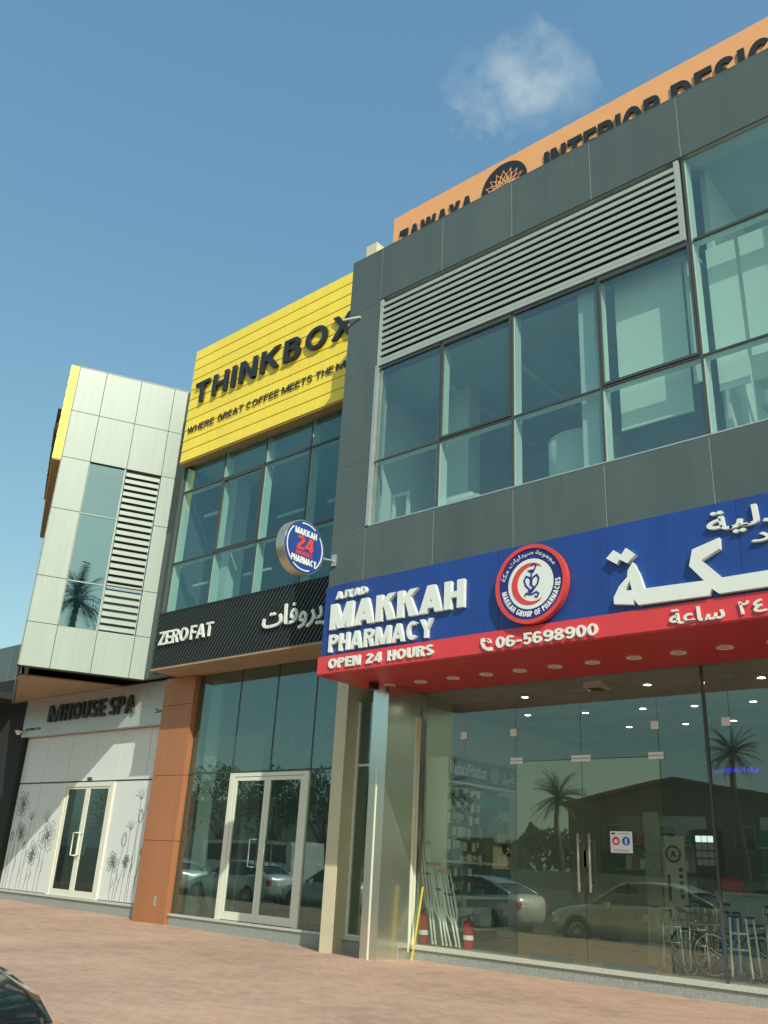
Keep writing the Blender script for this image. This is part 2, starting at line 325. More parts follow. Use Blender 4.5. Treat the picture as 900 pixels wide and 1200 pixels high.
def letters(parent, fr, text, a0, a1, b0, b1, c0, c1, m, t=.2, gap=.1, each=True, slant=0, name='letter', only=None):
    gs = [glyph(c, t) for c in text]; tot = sum(g[0] for g in gs)+gap*(len(gs)-1); sx = (a1-a0)/tot; sy = b1-b0; x = 0; allm = MB(fr)
    for k, (w, st) in enumerate(gs):
        if st and (only is None or k in only):
            mb = MB(fr) if each else allm
            for i, (kd, pts) in enumerate(st):
                top = c1-.0006*i; bot = c0+.0004*i
                P = [(a0+(x+p[0]+slant*p[1])*sx, b0+p[1]*sy) for p in pts]
                if kd == 'p': mb.prism(P, bot, top)
                else:
                    V = MB(); V.ribbon([(p[0], p[1]) for p in pts], t, 0, 1, kd == 'c')
                    mb.add([(a0+(x+v.x+slant*v.y)*sx, b0+v.y*sy, bot if v.z < .5 else top) for v in V.v], V.f)
            if each: mb.build(name, m, parent)
        x += w+gap
    if not each: return allm.build('lettering', m, parent)
def ftext(parent, fr, text, a0, a1, b0, b1, c0, c1, m, offset=0, name='lettering', ret=False):
    cu_ = bpy.data.curves.new('t', 'FONT'); cu_.body = text; cu_.size = 1; cu_.extrude = .5; cu_.offset = offset; cu_.resolution_u = 4
    o = bpy.data.objects.new('t', cu_); COL.objects.link(o); dg = bpy.context.evaluated_depsgraph_get(); me = o.evaluated_get(dg).to_mesh()
    V = [v.co.copy() for v in me.vertices]; Fs = [tuple(p.vertices) for p in me.polygons]
    x0, x1 = min(v.x for v in V), max(v.x for v in V); y0, y1 = min(v.y for v in V), max(v.y for v in V)
    COL.objects.unlink(o); bpy.data.objects.remove(o)
    if ret: return V, Fs, x0, x1, y0, y1
    mb = MB(fr); mb.add([(a0+(v.x-x0)/(x1-x0)*(a1-a0), b0+(v.y-y0)/(y1-y0)*(b1-b0), c1 if v.z > 0 else c0) for v in V], Fs)
    return mb.build(name, m, parent)
def arctext(parent, fr, items, ca, cb, r, c0, c1, m, h, t=.2, a_start=0, a_end=0, outside=True, name='lettering'):
    # items: string of stroke glyphs set round a circle
    gs = [glyph(c, t) for c in items]; gap = .12; tot = sum(g[0] for g in gs)+gap*(len(gs)-1); x = 0; mb = MB(fr)
    for w, st in gs:
        for i, (kd, pts) in enumerate(st):
            if kd == 'p': V = MB().prism(list(pts), 0, 1)
            else: V = MB().ribbon(list(pts), t, 0, 1, kd == 'c')
            out = []
            for v in V.v:
                th = R(a_start+(a_end-a_start)*(x+v.x)/tot); rr = r+(v.y*h if outside else -v.y*h)
                out.append((ca+rr*math.cos(th), cb+rr*math.sin(th), (c1-.0006*i) if v.z > .5 else c0))
            mb.add(out, V.f)
        x += w+gap
    return mb.build(name, m, parent)

# ------------------------------------------------------------------ ground
def gz(x, y):
    P = [(-60, .0), (-27, -.04), (-20, -.09), (-18, -.07), (-13.5, -.12), (-11.9, -.08), (-10.6, -.0), (-4, 0), (40, 0)]
    for (x0, z0), (x1, z1) in zip(P, P[1:]):
        if x0 <= x <= x1: g = z0+(z1-z0)*(x-x0)/(x1-x0); break
    else: g = 0
    k = max(0, min(1, (y-7)/5)); return g*k-.02*(1-k)
m = bpy.data.materials.new('paving_blocks'); m.use_nodes = True; t = m.node_tree; p = t.nodes['Principled BSDF']; p.inputs['Roughness'].default_value = .85; p.inputs['Specular IOR Level'].default_value = .25
g = t.nodes.new('ShaderNodeNewGeometry')
def N(tree, ty, **k):
    n = tree.nodes.new(ty)
    for a_, b_ in k.items():
        if a_ in ('operation', 'data_type', 'blend_type', 'offset'): setattr(n, a_, b_)
        else: n.inputs[a_].default_value = b_
    return n
br = N(t, 'ShaderNodeTexBrick'); br.inputs['Color1'].default_value = (.57, .365, .275, 1); br.inputs['Color2'].default_value = (.49, .31, .225, 1); br.inputs['Mortar'].default_value = (.34, .24, .18, 1)
br.inputs['Scale'].default_value = 1; br.inputs['Mortar Size'].default_value = .006; br.inputs['Brick Width'].default_value = .2; br.inputs['Row Height'].default_value = .1; br.inputs['Mortar Smooth'].default_value = .3
t.links.new(g.outputs['Position'], br.inputs['Vector'])
n1 = N(t, 'ShaderNodeTexNoise', Scale=.55, Detail=8, Roughness=.62); t.links.new(g.outputs['Position'], n1.inputs['Vector'])
cr = t.nodes.new('ShaderNodeValToRGB'); cr.color_ramp.elements[0].position = .36; cr.color_ramp.elements[0].color = (.76, .77, .76, 1); cr.color_ramp.elements[1].position = .66; cr.color_ramp.elements[1].color = (1.08, 1.07, 1.06, 1)
t.links.new(n1.outputs[0], cr.inputs[0])
mm = t.nodes.new('ShaderNodeMix'); mm.data_type = 'RGBA'; mm.blend_type = 'MULTIPLY'; mm.inputs['Factor'].default_value = 1
t.links.new(br.outputs[0], mm.inputs['A']); t.links.new(cr.outputs[0], mm.inputs['B'])
n2 = N(t, 'ShaderNodeTexNoise', Scale=3.5, Detail=9, Roughness=.7); t.links.new(g.outputs['Position'], n2.inputs['Vector'])
cr2 = t.nodes.new('ShaderNodeValToRGB'); cr2.color_ramp.elements[0].position = .44; cr2.color_ramp.elements[0].color = (0, 0, 0, 1); cr2.color_ramp.elements[1].position = .62; cr2.color_ramp.elements[1].color = (.7, .7, .7, 1); t.links.new(n2.outputs[0], cr2.inputs[0])
m4 = t.nodes.new('ShaderNodeMix'); m4.data_type = 'RGBA'; t.links.new(cr2.outputs[0], m4.inputs['Factor']); t.links.new(mm.outputs['Result'], m4.inputs['A']); m4.inputs['B'].default_value = (.50, .37, .27, 1)
t.links.new(m4.outputs['Result'], p.inputs['Base Color'])
bp_ = t.nodes.new('ShaderNodeBump'); bp_.inputs['Strength'].default_value = .5; bp_.inputs['Distance'].default_value = .006; t.links.new(br.outputs['Fac'], bp_.inputs['Height']); bp_.invert = True; t.links.new(bp_.outputs[0], p.inputs['Normal'])
M['paving'] = m
xs = [-60, -45, -35]+[-30+i*.75 for i in range(48)]+[8, 12, 20, 40]; ys = [4, 5, 6, 7]+[7.5+i*.5 for i in range(14)]+[16, 20]
mb = MB(); mb.add([(x, y, gz(x, y)) for y in ys for x in xs], [(j*len(xs)+i, j*len(xs)+i+1, (j+1)*len(xs)+i+1, (j+1)*len(xs)+i) for j in range(len(ys)-1) for i in range(len(xs)-1)])
mb.build('pavement', 'paving', kind='structure', smooth=True)
M['asphalt'] = mat('asphalt', (.055, .055, .052), .9, var=.2, scale=2, bump=.3, bscale=80)
M['kerb'] = mat('kerb', (.36, .35, .32), .8, var=.1); M['sand'] = mat('sand_ground', (.36, .29, .20), .95, var=.15, scale=.3)
mb = MB(); mb.add([(-900, -900, -.224), (900, -900, -.224), (900, 900, -.224), (-900, 900, -.224)], [(0, 1, 2, 3)]); mb.build('ground', 'sand', kind='structure')
mb = MB(); mb.add([(-120, -13, -.22), (120, -13, -.22), (120, 4, -.22), (-120, 4, -.22)], [(0, 1, 2, 3)]); mb.build('road', 'asphalt', kind='structure')
MB(Fr((0,0,0),(1,0,0),(0,1,0))).box(-60, 40, 3.85, 3.998, -.3, -.015).build('kerb', 'kerb', kind='structure')
MB(Fr((0,0,0),(1,0,0),(0,1,0))).box(-100, 60, -13.4, -13.05, -.3, -.08).build('kerb', 'kerb', kind='structure')

# ------------------------------------------------------------------ pharmacy building
PB = thing('pharmacy_building', 'grey clad two storey building holding the pharmacy at the right', 'building', (-5, 12, 0))
c9 = FY(10.9)
XR = [-10.15, -8.58, -6.98, -5.38, -3.8, -2.2, -.6, 1.0, 2.6]
J = .009
def panel(x0, x1, z0, z1, fr=c9, m='dark_panel', parent=PB, th=.03, j=J): bx('wall_panel', m, parent, fr, x0+j, x1-j, z0+j, z1-j, -.03, .0)
bx('backing_wall', 'sealant', PB, c9, -10.995, -10.16, 4.5, 13.39, -.4, -.008)
bx('backing_wall', 'sealant', PB, c9, -10.158, 2.6, 12.14, 13.39, -.4, -.008)
bx('backing_wall', 'sealant', PB, c9, -10.158, 2.6, 4.5, 7.12, -.4, -.008)
zz = [4.5, 6.0, 7.15, 8.5, 10.5, 12.05, 13.4]
for i in range(6): panel(-11.0, -10.15, zz[i], zz[i+1])
for i in range(8):
    panel(XR[i], XR[i+1], 12.12, 13.4); panel(XR[i], XR[i+1], 6.0, 7.14)
bx('coping', 'dark_panel', PB, c9, -11.0, 2.6, 13.402, 13.43, -.45, -.005)
bx('side_wall', 'dark_panel', PB, Fr((0,0,0),(1,0,0),(0,1,0)), -11.0, -10.9, 11.3, 20, 4.5, 13.4)
bx('roof', 'sealant', PB, Fr((0,0,0),(1,0,0),(0,1,0)), -10.9, 2.6, 11.3, 20, 12.7, 12.9)
# louvre
bx('louvre_back', 'void', PB, c9, -10.14, -3.86, 10.54, 12.1, -.36, -.34)
n = 10; z0, z1 = 10.6, 12.06; pt = (z1-z0)/n
for i in range(n):
    zb = z0+i*pt
    mb = MB(Fr((-10.06, 10.9, 0), (0, -1, 0), (0, 0, 1))); mb.prism([(-.16, zb+.135), (-.02, zb+.01), (-.008, zb+.01), (-.008, zb+.085), (-.02, zb+.085), (-.148, zb+.145)], -6.12, 0)
    mb.build('louvre_slat', 'louvre', PB)
bx('louvre_frame', 'louvre', PB, c9, -10.135, -3.86, 10.53, 10.60, -.2, -.004)
bx('louvre_frame', 'louvre', PB, c9, -10.135, -10.06, 10.602, 12.1, -.2, -.004)
bx('louvre_frame', 'louvre', PB, c9, -3.94, -3.862, 10.602, 12.1, -.2, -.004)
# window band
bx('window_frame', 'alu', PB, c9, -10.15, -10.08, 7.15, 10.525, -.25, .02)
MX = [-8.55, -7.0, -5.38, -3.8, -2.2, -.6, 1.0]
for x in MX:
    top = 10.50 if x < -3.9 else 12.1
    f = bx('mullion', 'mullion', PB, c9, x-.03, x+.035, 7.16, top, -.26, -.062)
    MB(c9).box(x-.018, x+.018, 7.16, top, -.058, -.03).build('mullion_cap', 'dark_alu', f)
f = bx('transom', 'mullion', PB, c9, -10.08, 2.6, 8.42, 8.47, -.2, -.066)
MB(c9).box(-10.08, 2.6, 8.432, 8.460, -.059, -.035).build('transom_cap', 'dark_alu', f)
bx('transom', 'dark_alu', PB, c9, -10.08, -3.86, 10.46, 10.528, -.2, -.03)
f = bx('transom', 'mullion', PB, c9, -3.76, 2.6, 10.46, 10.51, -.2, -.066); MB(c9).box(-3.76, 2.6, 10.465, 10.505, -.059, -.03).build('transom_cap', 'dark_alu', f)
bx('window_sill', 'alu', PB, c9, -10.08, 2.6, 7.142, 7.165, -.25, -.005)
edges = [-10.08]+MX+[2.6]
for i in range(8):
    a0, a1 = edges[i]+.03, edges[i+1]-.03
    bx('pane', 'glass_up', PB, c9, a0, a1, 7.17, 8.42, -.064, -.06)
    bx('pane', 'glass_up', PB, c9, a0, a1, 8.47, 10.46, -.064, -.06)
    if i >= 4: bx('pane', 'glass_up', PB, c9, a0, a1, 10.51, 12.1, -.064, -.06)
for a0, a1 in ((-8.525, -7.025), (-5.355, -3.825)):
    mb = MB(c9); mb.box(a0, a0+.035, 8.47, 10.46, -.055, -.02).box(a1-.035, a1, 8.47, 10.46, -.055, -.02).box(a0+.035, a1-.035, 8.47, 8.515, -.055, -.021).box(a0+.035, a1-.035, 10.42, 10.46, -.055, -.021); mb.build('opening_sash', 'dark_alu', PB)
# upper rooms
HZ = Fr((0,0,0),(1,0,0),(0,1,0))
bx('upper_floor', 'int_teal', PB, HZ, -10.9, 2.6, 11.31, 17, 7.0, 7.12)
bx('upper_ceiling', 'int_teal', PB, HZ, -10.9, 2.6, 11.31, 17, 12.3, 12.4)
bx('upper_ceiling', 'int_teal', PB, HZ, -10.9, -3.9, 11.31, 17, 10.56, 10.62)
for x, y in ((-6.5, 12.4), (-6.0, 12.9), (-6.9, 13.1)): bx('ceiling_vent', 'int_dark', PB, HZ, x-.12, x+.12, y-.3, y+.3, 10.545, 10.558)
for x in (-9.4, -7.8, -4.6): bx('ceiling_batten', 'mullion', PB, HZ, x-.06, x+.06, 12.2, 15.6, 10.5, 10.556)
bx('back_wall', 'int_teal', PB, HZ, -10.9, 2.6, 16.0, 16.1, 7.12, 12.3)
bx('inner_wall', 'interior', PB, HZ, -10.88, -10.75, 11.31, 16, 7.12, 10.55)
bx('inner_wall', 'interior', PB, HZ, -3.78, -3.68, 11.6, 16, 7.12, 12.3)
bx('inner_column', 'interior', PB, HZ, -5.84, -5.55, 11.15, 11.5, 7.12, 10.55)
bx('inner_column', 'interior', PB, HZ, -9.9, -9.1, 12.6, 13.0, 7.12, 10.55)
# shop level
gl = 12.75; cg = FY(gl)
bx('plinth', 'granite', PB, cg, -10.16, 2.6, -.1, .155, -.1, .09)
bx('window_sill', 'sill', PB, cg, -10.158, 2.6, .157, .215, -.12, .12)
XG = [-10.13, -9.17, -8.13]
for a0, a1, b0, b1, g_ in ((-10.13, -9.175, .22, 4.41, 'glass_shop'), (-9.165, -8.135, .22, 4.41, 'glass_shop'), (-8.125, -6.925, 3.13, 4.41, 'glass_shop'), (-6.915, -5.635, 3.13, 4.41, 'glass_shop'),
                           (-5.625, -4.93, .22, 4.41, 'glass_shop'), (-4.87, -4.55, .22, 4.41, 'glass_shop'), (-4.54, -2.9, .22, 4.41, 'glass_shop'), (-2.89, -1.3, .22, 4.41, 'glass_shop'), (-1.29, 2.6, .22, 4.41, 'glass_shop')):
    bx('shop_pane', g_, PB, cg, a0, a1, b0, b1, -.006, .006)
bx('post', 'dark_alu', PB, cg, -4.918, -4.882, .22, 4.41, -.02, .02)
for a0, a1, hx in ((-8.12, -6.925, -6.99), (-6.915, -5.64, -6.80)):
    d = bx('glass_door', 'glass_door', PB, cg, a0, a1, .225, 3.12, -.006, .006)
    mb = MB(cg); mb.cyl(0, 0, 0, .01, .001, 6) if False else None
    mb.tube([(hx, 1.2, .07), (hx, 2.02, .07)], .02, 10).tube([(hx, 1.3, .0), (hx, 1.3, .07)], .012, 8).tube([(hx, 1.92, .0), (hx, 1.92, .07)], .012, 8); mb.build('handle', 'alu', d, smooth=True)
    MB(cg).box(hx+(.08 if hx < -6.9 else -.1)-.03, hx+(.08 if hx < -6.9 else -.1)+.03, 1.55, 1.78, .008, .02).build('lock_plate', 'brass', d)
    MB(cg).box(a0+.25, a1-.25, .24, .30, .008, .013).build('bottom_rail', 'joint', d)
for x, z, w_ in ((-8.11, 3.13, .12), (-6.92, 3.13, .17), (-5.68, 3.13, .12)):
    bx('patch_fitting', 'paper', PB, cg, x-w_, x+w_, z-.045, z+.0, .009, .02); bx('patch_fitting', 'paper', PB, cg, x-w_, x+w_, z+.012, z+.055, .009, .02)
for x, z in ((-9.19, 3.60), (-8.17, 3.60), (-5.67, 3.58), (-4.60, 3.57), (-2.9, 3.58)): bx('glass_connector', 'paper', PB, cg, x-.062, x+.062, z-.06, z+.06, .009, .016)
# steel pillar with light strip
P = Fr((0,0,0),(1,0,0),(0,1,0))
st = bx('steel_column', 'steel', PB, P, -10.53, -10.165, 11.80, 12.86, -.1, 4.415)
MB(FY(11.80)).box(-10.365, -10.34, -.05, 3.0, .0005, .012).build('corner_trim', 'door_white', st)
MB(Fr((-10.165, 0, 0), (0, 1, 0), (0, 0, 1))).box(12.60, 12.64, .1, 3.95, .0005, .015).box(12.68, 12.72, .1, 3.95, .0005, .02).build('corner_trim', 'door_white', st)
# narrow dark window between columns
cn = FY(13.0)
bx('plinth', 'granite', PB, cn, -11.96, -10.54, -.15, .14, -.1, .06); bx('window_sill', 'sill', PB, cn, -11.955, -10.54, .142, .19, -.1, .1)
bx('narrow_pane', 'glass_ground', PB, cn, -11.9, -10.54, .23, 4.41, -.01, 0)
mb = MB(cn); mb.box(-11.955, -11.9, .19, 4.41, -.03, .03).box(-11.9, -10.54, .192, .23, -.03, .028).box(-11.9, -10.54, 3.18, 3.22, -.02, .012); mb.build('window_frame', 'door_white', PB)
# pharmacy interior shell
bx('shop_floor', 'tiles', PB, P, -11.0, 2.6, 12.86, 21, .05, .2)
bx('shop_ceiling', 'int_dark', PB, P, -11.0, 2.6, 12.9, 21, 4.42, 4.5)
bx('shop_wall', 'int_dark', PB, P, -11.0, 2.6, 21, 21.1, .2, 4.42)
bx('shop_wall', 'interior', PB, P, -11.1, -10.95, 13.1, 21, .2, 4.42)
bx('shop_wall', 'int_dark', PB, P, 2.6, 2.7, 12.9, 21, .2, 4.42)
bx('side_return', 'interior', PB, P, -10.95, -10.75, 13.1, 13.3, .2, 4.42)
bx('ground_back', 'void', PB, P, -11.96, -11.12, 14.5, 14.6, .1, 5.6)

# ------------------------------------------------------------------ pharmacy sign
PS = thing('pharmacy_sign', 'blue and red pharmacy sign box with raised white lettering over the glass shopfront', 'sign', (-5, 10.8, 4.42))
cs = FY(10.7)
for a0, a1 in zip((-10.84, -8.95, -7.12, -5.30, -3.48, -1.6, .3), (-8.95, -7.12, -5.30, -3.48, -1.6, .3, 2.2)): bx('blue_panel', 'blue', PS, cs, a0+.002, a1-.002, 4.75, 6.03, -.17, 0)
for a0, a1 in zip((-10.88, -7.12, -3.48, .3), (-7.12, -3.48, .3, 2.2)): bx('red_panel', 'red', PS, cs, a0+.0015, a1-.0015, 4.44, 4.748, -.17, .03)
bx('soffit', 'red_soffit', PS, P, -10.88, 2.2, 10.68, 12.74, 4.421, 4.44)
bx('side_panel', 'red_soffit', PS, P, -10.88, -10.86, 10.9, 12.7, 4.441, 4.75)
letters(PS, cs, 'MAKKAH', -10.62, -7.72, 5.20, 5.66, .0, .07, 'letter_white', t=.215, gap=.055)
letters(PS, cs, 'PHARMACY', -10.62, -8.33, 4.80, 5.11, .0, .06, 'letter_white', t=.18, gap=.08)
letters(PS, cs, 'AJYAD', -10.53, -9.80, 5.745, 5.885, .0, .06, 'letter_white', t=.2, gap=.05)
letters(PS, FY(10.67), 'OPEN 24 HOURS', -10.59, -8.30, 4.51, 4.68, .0, .03, 'letter_white', t=.2, gap=.1)
letters(PS, FY(10.67), '06-5698900', -7.13, -5.47, 4.475, 4.645, .0, .03, 'letter_white', t=.17, gap=.08)
mb = MB(FY(10.67)); mb.ribbon([(-7.37, 4.645), (-7.385, 4.59), (-7.35, 4.52), (-7.27, 4.475), (-7.21, 4.475)], .04, 0, .03)
mb.prism([(-7.40, 4.65), (-7.345, 4.66), (-7.335, 4.60), (-7.39, 4.59)], 0, .0305).prism([(-7.25, 4.51), (-7.2, 4.5), (-7.2, 4.455), (-7.255, 4.45)], 0, .0305)
mb.ribbon(arc(-7.3, 4.57, .04, .04, 80, 0, 6), .014, 0, .03).ribbon(arc(-7.3, 4.57, .075, .075, 80, 0, 6), .014, 0, .03); mb.build('phone_icon', 'letter_white', PS)
# arabic name, drawn as solid letters
for k, poly in enumerate([
    [(-5.282, 5.534), (-5.165, 5.636), (-5.048, 5.543), (-5.131, 5.424)], [(-4.983, 5.636), (-4.85, 5.512), (-4.973, 5.41), (-5.098, 5.494)],
    [(-5.197, 4.863), (-5.198, 4.956), (-5.11, 5.104), (-4.987, 5.215), (-4.973, 5.304), (-4.897, 5.411), (-4.862, 5.356), (-4.971, 5.133), (-5.041, 5.031), (-4.921, 5.017), (-4.911, 4.893), (-4.924, 4.817)],
    [(-4.897, 5.411), (-4.82, 5.249), (-4.755, 5.013), (-3.946, 4.99), (-4.123, 5.215), (-4.065, 5.433), (-3.703, 5.527), (-3.71, 5.378), (-3.96, 5.268), (-3.716, 4.991), (-2.60, 4.99), (-2.52, 5.2), (-2.25, 5.25), (-2.1, 5.05), (-2.1, 4.78), (-3.773, 4.79), (-3.859, 4.87), (-3.9, 4.784), (-4.848, 4.8), (-4.906, 4.883), (-4.944, 5.1), (-4.962, 5.188)]]):
    MB(cs).prism(poly, 0, .08-.0015*k).build('letter', 'letter_white', PS)
AR = {'hour': "\uFE94\uFECB\uFE8E\uFEB3", 'pharm': "\uFE94\uFEF4\uFEDF\uFEAA\uFEF4\uFEBB", 'iyad': "\uFEA9\uFE8E\uFEF3\uFE87", 'zero': "\uFE95\uFE8E\uFED3\uFEED\uFEAE\uFEF3\uFEAF"}
ftext(PS, cs, AR['pharm'], -3.86, -2.05, 5.56, 5.90, 0, .05, 'letter_white', offset=.012)
ftext(PS, cs, AR['iyad'], -3.32, -2.55, 5.32, 5.56, 0, .05, 'letter_white', offset=.012)
ftext(PS, FY(10.67), AR['hour'], -4.45, -3.74, 4.475, 4.675, 0, .03, 'letter_white', offset=.012)
ftext(PS, FY(10.67), "\u0662", -3.56, -3.43, 4.49, 4.655, 0, .03, 'letter_white', offset=.012)
ftext(PS, FY(10.67), "\u0664", -3.38, -3.22, 4.49, 4.655, 0, .03, 'letter_white', offset=.012)
proto = None
for x in (-10.21, -9.5, -8.8, -8.13, -7.48, -6.84, -6.20, -5.53, -4.86, -4.2, -3.53, -2.86, -2.2):
    if proto is None:
        proto = MB(P).ring(0, 0, -.012, .006, .07, .115).build('downlight', 'fixture', PS); d = MB(P).cyl(0, 0, -.004, .004, .07, 20).build('lamp_glass', 'sealant', proto); d.matrix_parent_inverse = Matrix()
        proto.matrix_parent_inverse = Matrix.Translation(-Vector(PS.location)); proto.location = (x, 11.86, 4.416)
    else:
        c = copy_tree(proto, PS); c.location = (x, 11.86, 4.416)

# round logo badge
BD = thing('logo_badge', 'round red rimmed badge with crescent emblem on the blue pharmacy sign', 'badge', (-6.49, 10.68, 4.76))
bc = Fr((-6.49, 10.69, 5.36), (1, 0, 0))
MB(bc).cyl(0, 0, 0, .09, .60, 56).build('disc', 'badge_red', BD)
MB(bc).ring(0, 0, .085, .115, .545, .605, 56).build('rim', 'badge_red', BD)
MB(bc).ring(0, 0, .08, .095, .38, .546, 56).build('navy_band', 'navy', BD)
MB(bc).cyl(0, 0, .08, .096, .385, 56).build('white_disc', 'letter_white', BD)
mb = MB(bc); L_ = arc(-.0, 0, .32, .32, 62, 298, 28); I_ = arc(.055, 0, .275, .275, 298+3, 62-3, 28); mb.prism(L_+I_, .097, .103); mb.build('crescent', 'badge_red', BD)
mb = MB(bc)
for sx in (-1, 1): mb.ribbon([(sx*x+.02, y) for x, y in [(.0, -.13), (.10, -.02), (.125, .06), (.09, .12), (.03, .09), (.0, .04), (.0, -.02)]], .026, .097, .1025+.0005*sx)
mb.ribbon([(x+.02, y) for x, y in [(.0, .14), (-.02, -.01), (.05, -.07), (-.05, -.12), (.0, -.17), (.08, -.14), (.12, -.17), (.09, -.22), (.05, -.2)]], .022, .097, .1045)
mb.ribbon([(x+.02, y) for x, y in [(-.03, -.17), (-.09, -.14), (-.12, -.18)]], .022, .097, .1041)
mb.prism([(-.05, .21), (.09, .215), (.03, .14)], .097, .1032).ribbon([(x+.02, y) for x, y in [(.03, .17), (.08, .26), (.05, .30), (.0, .27)]], .022, .097, .1036)
mb.build('snake_emblem', 'navy', BD)
arctext(BD, bc, 'MAKKAH GROUP OF PHARMACIES', 0, 0, .5, .095, .101, 'letter_white', .085, t=.22, a_start=188, a_end=362, outside=False)
# arabic ring text: single glyphs turned round the arc
GA = "\uFE94\uFEDC\uFEE3 \uFE95\uFE8E\uFEF4\uFEDF\uFEAA\uFEF4\uFEBB \uFE94\uFECB\uFEEE\uFEE4\uFEA0\uFEE3"
V_, F_, x0, x1, y0, y1 = ftext(None, None, GA, 0,0,0,0,0,0, None, ret=True)
mb = MB(bc); out = []
for v in V_:
    th = R(168-(v.x-x0)/(x1-x0)*138); rr = .425+(v.y-y0)/(y1-y0)*.095; out.append((rr*math.cos(th), rr*math.sin(th), .101 if v.z > 0 else .095))
mb.add(out, F_); mb.build('lettering', 'letter_white', BD)
MB(bc).box(-.07, .07, -.315, -.302, .0965, .099).build('small_print', 'navy', BD)

# blade sign
BS = thing('blade_sign', 'round blue double sided pharmacy sign on a wall bracket reading 24 hours', 'sign', (-10.9, 10.9, 6.6))
bf = Fr((-10.8, 10.03, 6.60), (0, 1, 0), (0, 0, 1))
MB(bf).cyl(0, 0, -.2, .0, .5, 56).build('drum', 'gold', BS, smooth=False)
MB(bf).cyl(0, 0, .001, .014, .48, 56).build('face', 'blue', BS); MB(bf).cyl(0, 0, -.214, -.201, .48, 56).build('face', 'blue', BS)
mb = MB(bf)
for a0, a1 in ((105, 60), (38, -50), (-70, -125), (222, 135)): mb.ribbon(arc(0, 0, .435, .435, a0, a1, 14), .022, .015, .02)
mb.build('arc_line', 'letter_white', BS)
letters(BS, bf, 'MAKKAH', -.27, .27, .20, .32, .015, .022, 'letter_white', t=.2, gap=.06, each=False)
letters(BS, bf, 'PHARMACY', -.31, .31, -.32, -.20, .015, .022, 'letter_white', t=.2, gap=.06, each=False)
letters(BS, bf, '24', -.20, .20, -.08, .18, .015, .024, 'badge_red', t=.2, gap=.04)
letters(BS, bf, 'HOURS', -.20, .20, -.175, -.10, .015, .022, 'badge_red', t=.2, gap=.1, each=False)
MB().tube([(-10.9, 10.53, 6.55), (-10.88, 10.86, 6.6)], .025).box(-10.93, -10.83, 10.86, 10.895, 6.5, 6.72).build('bracket', 'alu', BS)

# rooftop sign
RS = thing('rooftop_sign', 'long orange interior design sign board standing behind the grey parapet', 'sign', (-6, 12.4, 12.9))
co = FY(12.4)
bx('board', 'orange_board', RS, co, -11.25, 3.0, 14.35, 15.79, -.12, 0)
for x in (-11, -8, -5, -2, 1): MB(co).tube([(x, 12.9, -.2), (x, 15.6, -.13)], .04).tube([(x, 12.9, -1.2), (x, 15.2, -.14)], .03).build('prop', 'alu', RS)
letters(RS, co, 'ZAWAYA', -11.02, -8.93, 14.66, 15.28, 0, .04, 'black', t=.2, gap=.07)
letters(RS, co, 'INTERIOR', -7.12, -4.60, 14.66, 15.34, 0, .04, 'black', t=.2, gap=.09)
letters(RS, co, 'DESIGN', -4.38, -2.06, 14.66, 15.34, 0, .04, 'black', t=.2, gap=.09)
MB(co).cyl(-8.12, 15.08, 0, .03, .57, 48).build('emblem_disc', 'black', RS)
mb = MB(Fr((-8.12, 12.4, 14.93), (1, 0, 0)))
for row, (nr, rr, pw) in enumerate(((9, .52, .10), (8, .40, .085), (7, .28, .07))):
    for i in range(nr):
        an = R(8+164*(i+(.5 if row % 2 else 0))/(nr-(0 if row % 2 else 1))); e = Vector((math.cos(an), math.sin(an))); s_ = Vector((-e.y, e.x))
        tip = e*rr; mid = e*(rr*.72); q0 = e*(rr*.45)
        mb.ribbon([tuple(q0), tuple(mid+s_*pw*.55), tuple(tip), tuple(mid-s_*pw*.55)], .014, .031, .036+.0008*row+.0002*(i % 2), closed=True)
mb.build('lotus_emblem', 'orange_board', RS)

# small things on the grey building
mb = MB(); mb.box(-10.98, -10.68, 11.25, 11.55, 13.3, 14.05); mb.prism([(-10.98, 11.25), (-10.68, 11.25), (-10.68, 11.55), (-10.98, 11.55)], 14.05, 14.08)
tag(mb.build('roof_pier', 'cream'), 'short cream block sticking up behind the left end of the grey parapet', 'block')
tag(MB().tube([(-11.06, 10.78, 11.93), (-10.66, 10.88, 11.9)], .022).build('drain_spout', 'letter_white'), 'small white pipe stub poking out near the top left of the grey cladding', 'pipe')
sc1 = thing('security_camera', 'small dark camera under the left end of the red sign soffit', 'camera', (-10.3, 11.6, 4.42))
MB(P).box(-10.39, -10.27, 11.50, 11.64, 4.30, 4.42).build('housing', 'black', sc1); MB(Fr((-10.33,11.5,4.35),(1,0,0))).cyl(0, 0, 0, .02, .03, 14).build('lens', 'car_glass', sc1)
tag(MB().tube([(-9.96, 12.45, .0), (-9.92, 12.52, .55), (-9.89, 12.60, 1.12)], .017, 8).build('yellow_stick', 'yellow_paint'), 'thin yellow stick leaning on the steel column by the shop glass', 'stick')
mb = MB(); mb.tube([(-10.14, 12.3, 0), (-10.14, 12.3, .18), (-10.14, 12.52, .18)], .012); tag(mb.build('pipe_stub', 'alu'), 'short bent metal pipe stub at the foot of the steel column', 'pipe')

